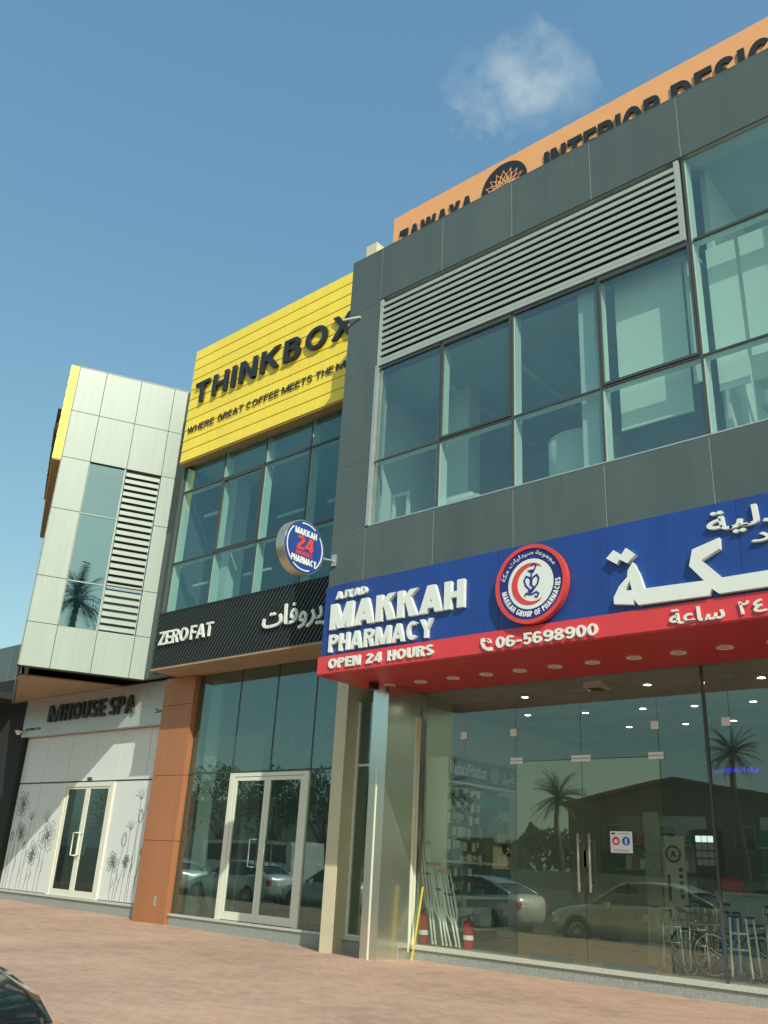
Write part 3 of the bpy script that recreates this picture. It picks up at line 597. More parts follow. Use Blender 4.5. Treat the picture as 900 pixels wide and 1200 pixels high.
# ------------------------------------------------------------------ coffee building (middle)
CB = thing('coffee_building', 'two storey building with dark glazing between the white tower and the grey building', 'building', (-15, 13, 0))
cm = FY(12.75)
mx_ = [-18.72, -17.05, -15.42, -13.8, -12.2, -11.05]
for i, x in enumerate(mx_[:-1]):
    f = bx('mullion', 'mullion', CB, cm, x-.03, x+.04, 7.1, 11.28, -.24, -.012); MB(cm).box(x-.018, x+.02, 7.1, 11.28, -.008, .02).build('mullion_cap', 'dark_alu', f)
for z in (8.5, 10.55):
    f = bx('transom', 'mullion', CB, cm, -18.68, -11.05, z-.03, z+.03, -.18, -.016); MB(cm).box(-18.68, -11.05, z-.02, z+.025, -.009, .02).build('transom_cap', 'dark_alu', f)
for i in range(5):
    a0, a1 = mx_[i]+.035, mx_[i+1]-.03
    for z0, z1 in ((7.1, 8.475), (8.53, 10.525), (10.58, 11.28)): bx('pane', 'glass_mid', CB, cm, a0, a1, z0, z1, -.013, -.010)
for a0, a1 in ((-17.01, -15.46),):
    mb = MB(cm); mb.box(a0, a0+.05, 8.53, 10.52, -.009, .028).box(a1-.05, a1, 8.53, 10.52, -.009, .028).box(a0+.05, a1-.05, 8.53, 8.58, -.009, .027).box(a0+.05, a1-.05, 10.47, 10.52, -.009, .027); mb.build('opening_sash', 'dark_alu', CB)
bx('upper_floor', 'int_teal', CB, P, -18.75, -11.02, 12.95, 18, 7.0, 7.08)
bx('upper_ceiling', 'int_teal', CB, P, -18.75, -11.02, 13.0, 18, 11.3, 11.4)
bx('upper_wall', 'int_teal', CB, P, -18.75, -11.02, 18, 18.1, 7, 11.3)
bx('side_wall', 'dark_panel', CB, P, -18.85, -18.76, 12.7, 18, 5.62, 14.9)
bx('side_wall', 'void', CB, P, -18.74, -18.7, 13.0, 18, 7.1, 11.29)
for x, y, w_ in ((-18.2, 13.9, .30), (-14.6, 15.2, .3), (-11.9, 14.2, .3)): bx('inner_column', 'interior', CB, P, x-w_, x+w_, y, y+.5, 7.08, 11.3)
mb = MB()
for x, y in ((-17.9, 13.35), (-16.2, 14.5), (-14.3, 14.5), (-12.9, 14.4)): mb.box(x-.6, x+.6, y, y+.08, 10.0, 10.06)
for x, y in ((-18.0, 13.3), (-16.1, 13.4)): mb.box(x-.5, x+.5, y, y+.07, 8.0, 8.05)
mb.build('hanging_lamp_bar', 'interior', CB)
bx('base_wall', 'slat_back', CB, P, -18.64, -11.02, 12.56, 13.0, 5.66, 7.06)
bx('roof', 'sealant', CB, P, -18.85, -11.02, 12.7, 18, 11.45, 11.55)
# soffit and ground floor
bx('soffit', 'brown_soffit', CB, P, -18.66, -11.0, 12.50, 13.62, 5.61, 5.655)
bx('column', 'orange_col', CB, FY(13.32), -19.15, -17.88, 4.28, 5.605, -.5, 0) if False else None
zc = [-.12, 1.7, 3.19, 4.9, 5.607]
for a_, b_ in zip(zc, zc[1:]): bx('column_panel', 'orange_col', CB, P, -19.12+.004, -17.88-.004, 13.34, 13.80, a_+.006, b_-.006)
bx('column_core', 'joint', CB, P, -19.10, -17.90, 13.36, 13.78, -.1, 5.6)
MB(FY(13.335)).box(-18.35, -18.25, .28, .5, 0, .006).build('switch_plate', 'alu', CB)
cgm = FY(13.5)
bx('plinth', 'granite', CB, cgm, -17.87, -12.28, -.2, .115, -.1, .06); bx('window_sill', 'sill', CB, cgm, -17.868, -12.285, .117, .165, -.1, .09)
mxg = [-17.84, -16.28, -14.99, -13.72, -12.28]
for a0, a1 in zip(mxg, mxg[1:]): bx('transom_pane', 'glass_ground', CB, cgm, a0+.015, a1-.015, 3.25, 5.6, -.01, 0)
for a0, a1 in ((-17.84, -16.28), (-13.72, -12.28)): bx('side_pane', 'glass_ground', CB, cgm, a0+.015, a1-.015, .18, 3.21, -.01, 0)
mb = MB(cgm); mb.box(-17.86, -12.28, 3.212, 3.248, -.03, .012)
for x in mxg[:-1]: mb.box(x-.013, x+.013, 3.25, 5.6, -.03, .01)
for x in (-17.84, -12.3): mb.box(x-.013, x+.013, .17, 3.21, -.03, .01)
mb.build('glazing_bars', 'dark_alu', CB)
mb = MB(cgm); mb.box(-16.28, -16.13, .167, 3.20, -.04, .035).box(-13.86, -13.72, .167, 3.20, -.04, .035).box(-16.13, -13.86, 3.12, 3.20, -.04, .034); df_ = mb.build('door_frame', 'door_white', CB)
for a0, a1, hx in ((-16.12, -15.005, -15.14), (-14.995, -13.87, -14.82)):
    mb = MB(cgm); mb.box(a0, a0+.09, .18, 3.11, -.02, .025).box(a1-.09, a1, .18, 3.11, -.02, .025).box(a0+.09, a1-.09, .18, .34, -.02, .024).box(a0+.09, a1-.09, 3.03, 3.11, -.02, .024); d = mb.build('door', 'door_white', CB)
    bx('door_pane', 'glass_ground', d, cgm, a0+.09, a1-.09, .34, 3.03, -.006, 0)
    q = -.16 if hx < -15 else .16
    MB(cgm).tube([(hx, 1.25, .025), (hx, 1.25, .1), (hx+q, 1.25, .1), (hx+q, 1.8, .1), (hx, 1.8, .1), (hx, 1.8, .025)] if q < 0 else [(hx, 1.25, .025), (hx, 1.25, .1), (hx, 1.8, .1), (hx, 1.8, .025)], .018, 8).build('handle', 'chrome', d, smooth=True)
bx('shop_floor', 'tiles', CB, P, -19, -12.0, 13.6, 18, .0, .14); bx('shop_wall', 'int_dark', CB, P, -19, -12.0, 18, 18.1, .14, 5.66); bx('shop_ceiling', 'int_dark', CB, P, -19, -12.0, 13.63, 18, 5.60, 5.7)
bx('shop_wall', 'int_dark', CB, P, -19.2, -19, 13.8, 18, .14, 5.6); bx('shop_wall', 'int_dark', CB, P, -12.25, -12.1, 13.7, 18, .14, 5.6)
bx('curtain', 'interior', CB, P, -17.7, -17.3, 13.75, 13.85, .14, 5.5)
mb = MB()
for i in range(9):
    x = -16.3+i*.47; mb.box(x, x+.07, 13.95, 14.0, .14, 5.5)
mb.build('hanging_blind_strips', 'curtain_dark', CB)
bx('cream_column', 'cream', CB, P, -12.27, -11.965, 12.65, 13.75, -.2, 5.605)

# coffee sign (front)
def board_sign(root, fr, a0, a1, z0, z1, nb, side='yellow', side2=None):
    p_ = (z1-z0)/nb
    for i in range(nb):
        b0 = z0+i*p_
        mb = MB(Fr(fr(a0, 0, 0), fr.n, fr.v, -fr.u if False else None))
        # profile in (outward, up); extruded along the wall
        mb = MB(); pr = [(-.12, b0+.0), (.0, b0+.0), (.0, b0+.02), (-.010, b0+p_-.024), (-.12, b0+p_-.024)]
        V = []
        for a_ in (a0, a1): V += [tuple(fr(a_, q[1], q[0])) for q in pr]
        mb.add(V, [(4,3,2,1,0), (5,6,7,8,9)]+[(k, (k+1) % 5, 5+(k+1) % 5, 5+k) for k in range(5)]); mb.build('board', 'yellow', root)
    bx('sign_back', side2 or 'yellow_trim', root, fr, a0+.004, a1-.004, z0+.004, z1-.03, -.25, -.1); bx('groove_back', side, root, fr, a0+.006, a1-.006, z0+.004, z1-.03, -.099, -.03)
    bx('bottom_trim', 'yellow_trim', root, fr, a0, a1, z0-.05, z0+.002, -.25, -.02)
YS = thing('coffee_sign', 'yellow board sign of a coffee shop with black letters above the dark glazing', 'sign', (-15, 12.6, 11.3))
cy = FY(12.48)
board_sign(YS, cy, -18.73, -11.03, 11.36, 14.95, 11)
letters(YS, cy, 'THINKBOX', -18.40, -12.36, 13.06, 13.70, .02, .085, 'black', t=.16, gap=.16)
def tagline(root, fr, x0, flip=1):
    x = x0
    for wd, x, wl in (('WHERE', -18.56, 1.14), ('GREAT', -17.25, 1.02), ('COFFEE', -16.1, 1.23), ('MEETS', -14.75, 1.06), ('THE', -13.56, .58), ('MIND', -12.88, .9)):
        letters(root, fr, wd, x, x+wl, 12.19, 12.38, .012, .03, 'black', t=.11, gap=.13, each=False)
tagline(YS, cy, -18.56)

# black slat sign
ZS = thing('slat_sign', 'black diagonal slat sign with white lettering above the coffee building doors', 'sign', (-15, 12.5, 5.6))
cz = FY(12.5)
bx('back_board', 'slat_back', ZS, cz, -18.65, -11.02, 5.665, 7.06, -.05, -.03)
mb = MB(cz); x = -20.1
while x < -11.1:
    # slat leaning to the right, clipped to the board
    za, zb = 5.67, 7.055; k = .72; xa, xb = x, x+(zb-za)*k
    lo = max(za, za+(-18.64-x)/k); hi = min(zb, za+(-11.1-x)/k)
    if hi-lo > .05: mb.prism([(x+(lo-za)*k, lo), (x+(lo-za)*k+.055, lo), (x+(hi-za)*k+.055, hi), (x+(hi-za)*k, hi)], -.03, .0)
    x += .125
mb.build('diagonal_slats', 'slat', ZS, kind='stuff')
mb = MB(cz); mb.box(-18.66, -11.02, 7.056, 7.075, -.05, .005).box(-18.66, -11.02, 5.655, 5.672, -.05, .005); mb.build('edge_trim', 'slat', ZS)
letters(ZS, cz, 'ZERO', -18.42, -17.28, 6.22, 6.56, .005, .05, 'letter_white', t=.14, gap=.12)
letters(ZS, cz, 'FAT', -17.16, -16.33, 6.22, 6.56, .005, .05, 'letter_white', t=.14, gap=.1)
ftext(ZS, cz, AR['zero'], -14.56, -12.45, 6.0, 6.62, .005, .05, 'letter_white', offset=.01)

# ------------------------------------------------------------------ white tower block
WT = thing('white_tower', 'pale panel clad tower block with a tall window and louvres, far left', 'building', (-22, 12, 0))
LF = 7.9
tg = [0, .785, 1.80, 2.79, 3.25]; zg = [5.70, 6.86, 8.13, 10.08, 11.63, 13.10, 14.54]
jw = .010
for i in range(4):
    for j in range(6):
        if i in (1, 2) and 1 <= j <= 3: continue
        bx('wall_panel', 'white_panel', WT, FW, tg[i]+(jw if i else 0), tg[i+1]-jw, zg[j]+jw, zg[j+1]-jw, -.03, 0)
mb = MB(FW); mb.box(.001, 3.24, 11.64, 14.53, -.2, -.009).box(.001, 3.24, 5.71, 6.85, -.2, -.009).box(.001, .78, 6.851, 11.639, -.2, -.009).box(2.795, 3.24, 6.851, 11.639, -.2, -.009); mb.build('backing_wall', 'joint', WT)
# window
for z0, z1 in ((6.87, 8.10), (8.15, 10.05), (10.10, 11.60)): bx('pane', 'glass_sky', WT, FW, .80, 1.755, z0, z1, -.07, -.06)
mb = MB(FW); mb.box(.80, 1.755, 8.11, 8.14, -.1, -.04).box(.80, 1.755, 10.06, 10.09, -.1, -.04).box(.787, .80, 6.865, 11.62, -.1, -.03).box(1.755, 1.80, 6.865, 11.62, -.12, -.02); mb.build('window_frame', 'white_panel', WT)
bx('room_back', 'int_teal', WT, FW, .2, 1.9, 6.8, 11.7, -1.0, -.9)
MB(FW).cyl(1.1, 0, -.6, -.3, .01, 8) if False else None
V0 = FW(1.1, 6.87, -.4); MB(Fr(V0, (1,0,0), (0,1,0))).cyl(0, 0, 0, .4, .2, 20, .26).build('plant_pot', 'interior', WT)
# louvres
bx('louvre_back', 'joint', WT, FW, 1.81, 2.785, 8.15, 11.61, -.3, -.28); bx('louvre_back', 'int_teal', WT, FW, 1.81, 2.785, 6.87, 8.12, -.3, -.28)
for k in range(24):
    zb = 6.89+k*.1965; yb = -.06
    mb = MB(); pr = [(-.10, zb+.145), (-.03, zb+.01), (-.018, zb+.01), (-.018, zb+.115), (-.09, zb+.155)]
    V = []
    for a_ in (1.82, 2.775): V += [tuple(FW(a_, q[1], q[0])) for q in pr]
    mb.add(V, [(4,3,2,1,0), (5,6,7,8,9)]+[(i_, (i_+1) % 5, 5+(i_+1) % 5, 5+i_) for i_ in range(5)]); mb.build('louvre_slat', 'louvre', WT)
bx('louvre_bar', 'black', WT, FW, 1.82, 2.775, 8.115, 8.15, -.1, -.012)
# front face of tower (seen almost edge on): panels
n = 6; ul = LF/n
for i in range(n):
    for j in range(6):
        if j in (2, 3) and 1 <= i <= 4:
            bx('front_pane', 'glass_sky', WT, FL, -(i+1)*ul+.02, -i*ul-.02, zg[j]+.02, zg[j+1]-.02, -.03, -.01); continue
        bx('front_panel', 'white_panel', WT, FL, -(i+1)*ul+(jw), -i*ul-(jw if i else 0), zg[j]+jw, zg[j+1]-jw, -.03, 0)
bx('backing_wall', 'joint', WT, FL, -LF, -.001, 5.71, 14.53, -.06, -.031)
mb = MB(FL); mb.box(-LF-.02, .0, 14.542, 14.57, -3.5, .01); mb.build('roof', 'sealant', WT)
mb = MB(FL); mb.box(-LF, -.05, 6.15, 6.2, -3.2, -.1); mb.build('soffit', 'brown_soffit', WT)
mb = MB(FL); mb.box(-1.5, -.02, 5.705, 6.15, -.30, -.20); mb.build('soffit_beam', 'joint', WT)
bx('soffit_closer', 'brown_soffit', WT, FL, -LF+.02, -1.6, 5.72, 5.76, -3.0, -.07)
mb = MB(FW); mb.box(.06, 3.2, 5.705, 5.74, -.25, -.2); mb.build('soffit_beam', 'joint', WT)
# dark recess wall next to the tower
bx('link_wall', 'dark_panel', WT, P, -20.28, -18.86, 13.42, 13.56, 5.72, 14.5)
MB().tube([(-19.75, 13.36, 5.8), (-19.75, 13.36, 14.2)], .04).build('downpipe', 'dark_alu', WT)
MB().box(-19.42, -19.36, 13.36, 13.415, 5.8, 11.5).build('vertical_trim', 'alu', WT)

# yellow sign on the tower front
YL = thing('tower_coffee_sign', 'yellow board sign seen edge on at the left corner of the white tower', 'sign', tuple(FL(-4, 11.5, 0)))
FLo = Fr(FL(0, 0, .24), FL.u)
board_sign(YL, FLo, -7.3, -.02, 11.55, 14.58, 9, 'yellow', 'yellow')
letters(YL, FLo, 'THINKBOX', -6.9, -.7, 12.7, 13.4, .02, .12, 'black', t=.19, gap=.16)

# ------------------------------------------------------------------ spa shop
SB = thing('spa_shopfront', 'white panelled spa shopfront with flower drawings and a white framed double door', 'building', (-23.5, 14, 0))
cw_ = FY(14.0)
xs_ = [-26.93, -25.6, -24.26, -22.95, -21.68, -20.37, -19.15]
bx('backing_wall', 'joint', SB, cw_, -26.95, -24.24, .0, 4.56, -.2, -.024); bx('backing_wall', 'joint', SB, cw_, -21.70, -19.13, .0, 4.56, -.2, -.024); bx('backing_wall', 'joint', SB, cw_, -24.239, -21.701, 3.19, 4.56, -.2, -.024)
for a0, a1 in zip(xs_, xs_[1:]): bx('wall_panel', 'spa_white', SB, cw_, a0+.008, a1-.008, 3.215, 4.55, -.02, 0)
for a0, a1 in ((-26.93, -25.6), (-25.6, -24.24), (-21.70, -20.37), (-20.37, -19.15)): bx('wall_panel', 'spa_white', SB, cw_, a0+.008, a1-.008, .235, 3.17, -.02, 0)
bx('plinth', 'granite', SB, cw_, -26.98, -19.13, -.2, .16, -.15, .05); bx('window_sill', 'sill', SB, cw_, -26.98, -19.13, .162, .215, -.15, .09)
bx('base_trim', 'dark_alu', SB, cw_, -26.93, -24.25, .216, .228, -.02, .004); bx('base_trim', 'dark_alu', SB, cw_, -21.69, -19.15, .216, .228, -.02, .004)
mb = MB(cw_); mb.box(-24.24, -24.08, .216, 3.17, -.05, .05).box(-21.84, -21.70, .216, 3.17, -.05, .05).box(-24.08, -21.84, 3.05, 3.17, -.05, .049); mb.build('door_frame', 'door_white', SB)
for a0, a1, hx, q in ((-24.075, -22.975, -23.0, -.2), (-22.965, -21.845, -22.88, 0)):
    mb = MB(cw_); mb.box(a0, a0+.1, .22, 3.045, -.02, .03).box(a1-.1, a1, .22, 3.045, -.02, .03).box(a0+.1, a1-.1, .22, .38, -.02, .029).box(a0+.1, a1-.1, 2.99, 3.045, -.02, .029); d = mb.build('door', 'door_white', SB)
    bx('door_pane', 'glass_spa', d, cw_, a0+.1, a1-.1, .38, 2.99, -.006, 0)
    MB(cw_).tube([(hx, 1.25, .03), (hx, 1.25, .1), (hx+q, 1.25, .1), (hx+q, 1.83, .1), (hx, 1.83, .1), (hx, 1.83, .03)] if q else [(hx, 1.25, .03), (hx, 1.25, .1), (hx, 1.83, .1), (hx, 1.83, .03)], .02, 8).build('handle', 'door_white', d, smooth=True)
    mb = MB(cw_)
    for k in range(6):
        for j in range(5): mb.box(a0+.28+j*.11, a0+.28+j*.11+.07, 1.72+k*.09, 1.72+k*.09+.025, .0005, .002)
    mb.build('window_notice', 'slat', d)
MB(cw_).box(-23.06, -22.9, 3.22, 3.30, .0, .06).build('door_sensor', 'dark_alu', SB)
# flower line drawings
def flower(mb, x, z, h, r, kind, lean=0.0):
    st = [(x+lean*(i/8)**1.5*h, z+h*i/8) for i in range(9)]; mb.ribbon(st, .014, .0005, .003); cx, cz_ = st[-1]
    if kind == 0:
        for i in range(6):
            a_ = R(60*i+random.uniform(-12, 12)); e = Vector((math.cos(a_), math.sin(a_))); s_ = Vector((-e.y, e.x)); rr = r*random.uniform(.85, 1.1)
            pts = [e*r*.25, e*rr*.6+s_*rr*.32, e*rr+s_*rr*.16, e*rr*.93, e*rr-s_*rr*.2, e*rr*.55-s_*rr*.34]
            mb.ribbon([(cx+p.x, cz_+p.y) for p in pts], .011, .0005, .0032+i*.0003, closed=True)
            for k in range(3):
                o_ = s_*rr*(-.12+.12*k); mb.ribbon([(cx+(e*r*.3+o_*.5).x, cz_+(e*r*.3+o_*.5).y), (cx+(e*rr*.75+o_).x, cz_+(e*rr*.75+o_).y)], .006, .0005, .006)
        mb.ring(cx, cz_, .0005, .0055, r*.12, r*.24, 10); mb.cyl(cx, cz_, .0005, .005, r*.08, 8)
    elif kind == 1:
        mb.ribbon([(cx+r*.35*math.cos(R(a_)), cz_+r*.5+r*.55*math.sin(R(a_))) for a_ in range(0, 350, 30)], .012, .0005, .0045, closed=True)
        mb.ribbon([(cx-r*.1, cz_), (cx-r*.25, cz_+r*.5), (cx, cz_+r*.95)], .01, .0005, .0052); mb.ribbon([(cx+r*.15, cz_+.02), (cx+r*.2, cz_+r*.6), (cx+r*.05, cz_+r*.9)], .01, .0005, .0058)
    else:
        for k in range(5):
            a_ = R(40+25*k); mb.ribbon([(cx, cz_), (cx+r*.5*math.cos(a_), cz_+r*.5*math.sin(a_)), (cx+r*math.cos(a_+.3), cz_+r*math.sin(a_+.3))], .01, .0005, .0035+.0004*k)
    mb.ribbon([(x+lean*.1, z+h*.3), (x+.09, z+h*.42), (x+.05, z+h*.55)], .01, .0005, .0048)
for x0, lst in ((-26.9, ((.3, 2.35, .42, 0, .06), (.55, 1.55, .3, 0, .05), (.15, 1.3, .25, 1, .0), (.9, 1.1, .2, 1, .05), (1.1, 1.9, .25, 2, .0), (1.55, 1.0, .36, 0, -.03), (1.9, 1.85, .34, 2, .05), (2.1, 1.5, .45, 0, .04), (1.35, .8, .2, 1, .1))),
                (-21.65, ((.45, .9, .27, 0, -.05), (.6, 1.3, .32, 1, .12), (.7, .95, .16, 0, .3), (.95, 1.7, .25, 2, .02), (1.15, 1.9, .3, 1, .1), (1.25, 2.45, .3, 2, .0), (1.9, 2.2, .35, 0, .0), (1.4, 1.1, .2, 1, .2)))):
    for q in lst:
        mb = MB(FY(13.999)); flower(mb, x0+q[0], .24, q[1], q[2], q[3], q[4]); mb.build('flower_drawing', 'ink', SB)
# louvre band above fascia
for k in range(5): bx('louvre_slat', 'slat', SB, P, -27.0, -19.1, 13.9, 14.05, 5.76+k*.14, 5.76+k*.14+.05)
bx('upper_wall', 'void', SB, P, -27.0, -19.0, 14.1, 14.2, 4.6, 6.6)
SS = thing('spa_sign', 'grey metal fascia sign of the spa with dark raised letters above the white shopfront', 'sign', (-23.4, 13.8, 4.6))
cf = FY(13.75)
bx('fascia_panel', 'fascia', SS, cf, -26.96, -19.14, 4.562, 5.71, -.35, 0)
letters(SS, cf, 'M', -25.42, -24.66, 4.93, 5.42, .02, .08, 'black', t=.17)
letters(SS, cf, 'HOUSE', -24.54, -22.36, 4.93, 5.42, .02, .08, 'black', t=.18, gap=.1)
letters(SS, cf, 'SPA', -22.16, -20.93, 4.93, 5.42, .02, .08, 'black', t=.18, gap=.09)
letters(SS, cf, 'M HOUSE SPA', -26.72, -25.85, 4.745, 4.82, .001, .01, 'black', t=.2, gap=.1, each=False)
ftext(SS, cf, 'Sa', -19.98, -19.72, 4.86, 4.97, .001, .01, 'black')
sc2 = thing('security_camera', 'white dome camera at the lower left corner of the spa sign', 'camera', (-27.0, 13.7, 4.7))
mb = MB(Fr((-26.98, 13.65, 4.72), (1,0,0), (0,1,0)))
for k in range(4): mb.cyl(0, 0, -.09+.03*k*1.0, -.06+.03*k, .04+.022*k, 16, .062+.018*k)
mb.build('dome', 'letter_white', sc2); MB(P).box(-27.03, -26.93, 13.6, 13.84, 4.755, 4.80).build('arm', 'black', sc2)
# end building on the far left
EB = thing('end_building', 'dark grey fronted unit with grey fascia at the left edge, under the tower', 'building', (-30, 14, 0))
ce = FY(11.3)
for a0, a1 in ((-40, -37), (-37, -34), (-34, -31.5), (-31.5, -29), (-29, -26.3), (-26.3, -23.65), (-23.65, -23.16)): bx('fascia_panel', 'dark_panel', EB, ce, a0+.012, a1-.012, 5.63, 6.57, -.03, 0)
bx('fascia_backing', 'sealant', EB, ce, -40, -23.17, 5.62, 6.56, -.1, -.008); bx('canopy', 'slat', EB, P, -40, -27.6, 11.42, 16, 5.75, 5.95)
bx('pier', 'pier_dark', EB, P, -30.2, -26.985, 13.85, 16, -.1, 6.6)
bx('recess_wall', 'slat', EB, P, -40, -30.2, 15.9, 16, -.1, 6.6)

# ------------------------------------------------------------------ behind the upper windows
def blind(x0, x1, zb, label, y=11.32):
    b_ = thing('roller_blind', label, 'blind', ((x0+x1)/2, y, zb), 'roller blinds behind the upper windows')
    mb = MB(); k = 9
    V = [(x0+(x1-x0)*i/k, y, z) for z in (10.52, zb) for i in range(k+1)]; mb.add(V, [(i, i+1, k+2+i, k+1+i) for i in range(k)]); mb.add([(v[0], v[1]+.004, v[2]) for v in V], [(i, k+1+i, k+2+i, i+1) for i in range(k)])
    mb.build('fabric', 'blind', b_); MB().box(x0, x1, y-.015, y+.02, zb-.04, zb).build('bottom_bar', 'letter_white', b_)
blind(-5.26, -4.12, 7.86, 'pale roller blind lowered past the transom in the window right of the curtains')
blind(-4.08, -3.86, 8.3, 'narrow strip of pale roller blind beside the room wall')
blind(-3.72, -3.28, 8.05, 'pale roller blind half lowered behind the window at the right edge')
blind(-3.22, -1.9, 8.45, 'pale roller blind behind the tallest window at the right edge')
dr = thing('round_screen', 'white curved drum shaped screen behind the third upper window from the left', 'screen', (-6.4, 12.2, 7.12))
mb = MB(Fr((-6.35, 12.15, 7.12), (1,0,0), (0,1,0))); mb.ring(0, 0, 0, 1.1, .58, .6, 40); mb.build('panel', 'interior', dr, smooth=True); MB(Fr((-6.35, 12.15, 8.22), (1,0,0), (0,1,0))).ring(0, 0, 0, .03, .57, .61, 40).build('rim', 'cream', dr)
pr_ = thing('printer', 'pale office printer on the sill of the second upper window', 'printer', (-8.3, 11.5, 7.12))
MB().box(-8.75, -7.95, 11.3, 11.8, 7.12, 7.42).build('body', 'interior', pr_); MB().box(-8.7, -8.1, 11.32, 11.7, 7.42, 7.5).build('scanner_lid', 'letter_white', pr_)
MB().box(-7.9, -7.25, 11.25, 11.6, 7.12, 7.22).build('paper_tray', 'interior', pr_)
tag(MB().prism([(-7.75, 7.22), (-7.5, 7.22), (-7.45, 7.46), (-7.68, 7.46)], -11.45, -11.44).build('desk_card', 'paper'), 'x', 'x') if False else None
mb = MB(FY(11.45)); mb.prism([(-7.78, 7.22), (-7.6, 7.22), (-7.52, 7.44), (-7.68, 7.46)], 0, .01); tag(mb.build('paper_sheet', 'paper'), 'sheet of white paper standing on the printer tray in the upper window', 'paper')
sh = thing('office_shelf', 'white open office shelf behind the bottom right upper window', 'shelf', (-3, 11.9, 7.12))
for x in (-3.35, -2.7, -2.0): MB().box(x-.02, x+.02, 11.8, 12.1, 7.12, 8.3).build('upright', 'interior', sh)
for z in (7.5, 7.9, 8.28): MB().box(-3.33, -2.02, 11.81, 12.09, z-.02, z+.02).build('shelf_board', 'interior', sh)
ch = thing('office_chair_frame', 'pale rectangular frame standing behind the lower left upper window', 'frame', (-9.9, 11.5, 7.12))
for x in (-9.95, -9.6): MB().box(x-.03, x+.03, 11.4, 11.46, 7.12, 7.85).build('leg', 'interior', ch)
MB().box(-9.98, -9.57, 11.4, 11.46, 7.85, 7.9).build('top_bar', 'interior', ch)

# ------------------------------------------------------------------ inside the pharmacy
SU = thing('display_shelf', 'tall shelving unit headed Rehabilitation with hanging packs, left end of the pharmacy', 'shelf', (-10.3, 14.6, .2))
FX = Fr((-10.15, 0, 0), (0, 1, 0), (0, 0, 1))
bx('end_panel', 'interior', SU, P, -10.62, -10.15, 13.55, 13.60, .2, 3.38)
bx('back_panel', 'int_dark', SU, P, -10.66, -10.60, 13.6, 15.9, .2, 3.38)
bx('header', 'navy_grey', SU, FX, 13.605, 15.9, 2.97, 3.40, -.3, 0); bx('header_edge', 'letter_white', SU, FX, 13.605, 15.9, 2.93, 2.965, -.3, .01)
ftext(SU, FX, 'Rehabilitation', 13.65, 14.85, 3.08, 3.33, .001, .006, 'letter_white', offset=.01)
MB(FX).cyl(15.13, 3.18, .001, .006, .16, 24).build('header_logo', 'alu', SU)
ftext(SU, FX, "\uFEDE\uFEF4\uFEEB\uFE84\uFE97", 15.38, 15.85, 3.05, 3.3, .001, .006, 'letter_white', offset=.01)
for z in (.42, .95, 1.55): bx('shelf_board', 'interior', SU, FX, 13.605, 15.9, z-.02, z+.02, -.44, -.02)
mb = MB(FX)
cols = []
for row in range(9):
    y = 13.64; zt = 2.88-row*.235
    while y < (14.85 if row < 6 else 14.5):
        w_ = random.uniform(.035, .10); h_ = random.uniform(.10, .22); mb.cur = random.choice((0, 0, 2, 1, 3, 2, 4)); c_ = random.uniform(-.22, -.05); mb.box(y, y+w_, zt-h_, zt-random.uniform(0, .05), c_-.03, c_); y += w_+random.uniform(.008, .035)
mb.build('hanging_packs', ['paper', 'int_dark', 'interior', 'slat', 'teal'], SU, kind='stuff')
mb = MB(FX)
for row in range(6):
    y = 14.85
    while y < 15.8:
        w_ = random.uniform(.12, .3); h_ = random.uniform(.18, .3); mb.cur = random.choice((0, 0, 1, 2)); mb.box(y, min(15.88, y+w_), .45+row*.42, .45+row*.42+h_, -.38, -.12); y += w_+.02
mb.build('boxed_goods', ['teal', 'teal', 'navy_grey'], SU, kind='stuff')
mb = MB(FX)
for y in (13.7, 14.2, 14.8): mb.box(y, y+.35, .46, .78, -.4, -.08)
mb.build('carton', 'interior', SU)
# crutches
def crutch(x0, x1, zt, label, y=13.12):
    c = thing('crutch', label, 'crutch', (x1, y, .2), 'crutches leaning inside the pharmacy window')
    T = Vector((x0, y+.10, zt)); B = Vector((x1, y, .22)); d = (T-B); s_ = Vector((.055, .02, 0))
    for sg in (-1, 1): MB().tube([B+d*.28, B+d*.42+s_*sg, B+d*.97+s_*sg], .016, 7).build('side_tube', 'letter_white', c, smooth=True)
    MB().tube([B+d*.02, B+d*.45], .018, 7).build('foot_tube', 'letter_white', c, smooth=True); MB().tube([B+d*.68-s_, B+d*.68+s_], .016, 7).build('hand_grip', 'rubber', c)
    MB().tube([T-s_*1.7, T-d*.01, T+s_*1.7], .026, 8).build('underarm_pad', 'wood', c, smooth=True); MB().tube([B, B+d*.03], .02, 8).build('rubber_foot', 'cream', c)
for a_ in ((-10.42, -10.05, 1.86, 'tallest wooden topped crutch leaning nearest the white end panel'), (-10.36, -9.98, 1.84, 'tall crutch leaning just right of the tallest one'), (-10.17, -9.83, 1.5, 'middle height crutch with wooden pad in the leaning bundle'),
           (-10.12, -9.75, 1.48, 'crutch leaning behind the fire extinguishers in the middle of the bundle'), (-9.95, -9.55, 1.40, 'short crutch crossing the right side of the bundle'), (-9.86, -9.48, 1.38, 'short crutch at the right end of the leaning bundle'), (-10.2, -9.66, 1.5, 'crutch slanting furthest in the leaning bundle')): crutch(*a_)
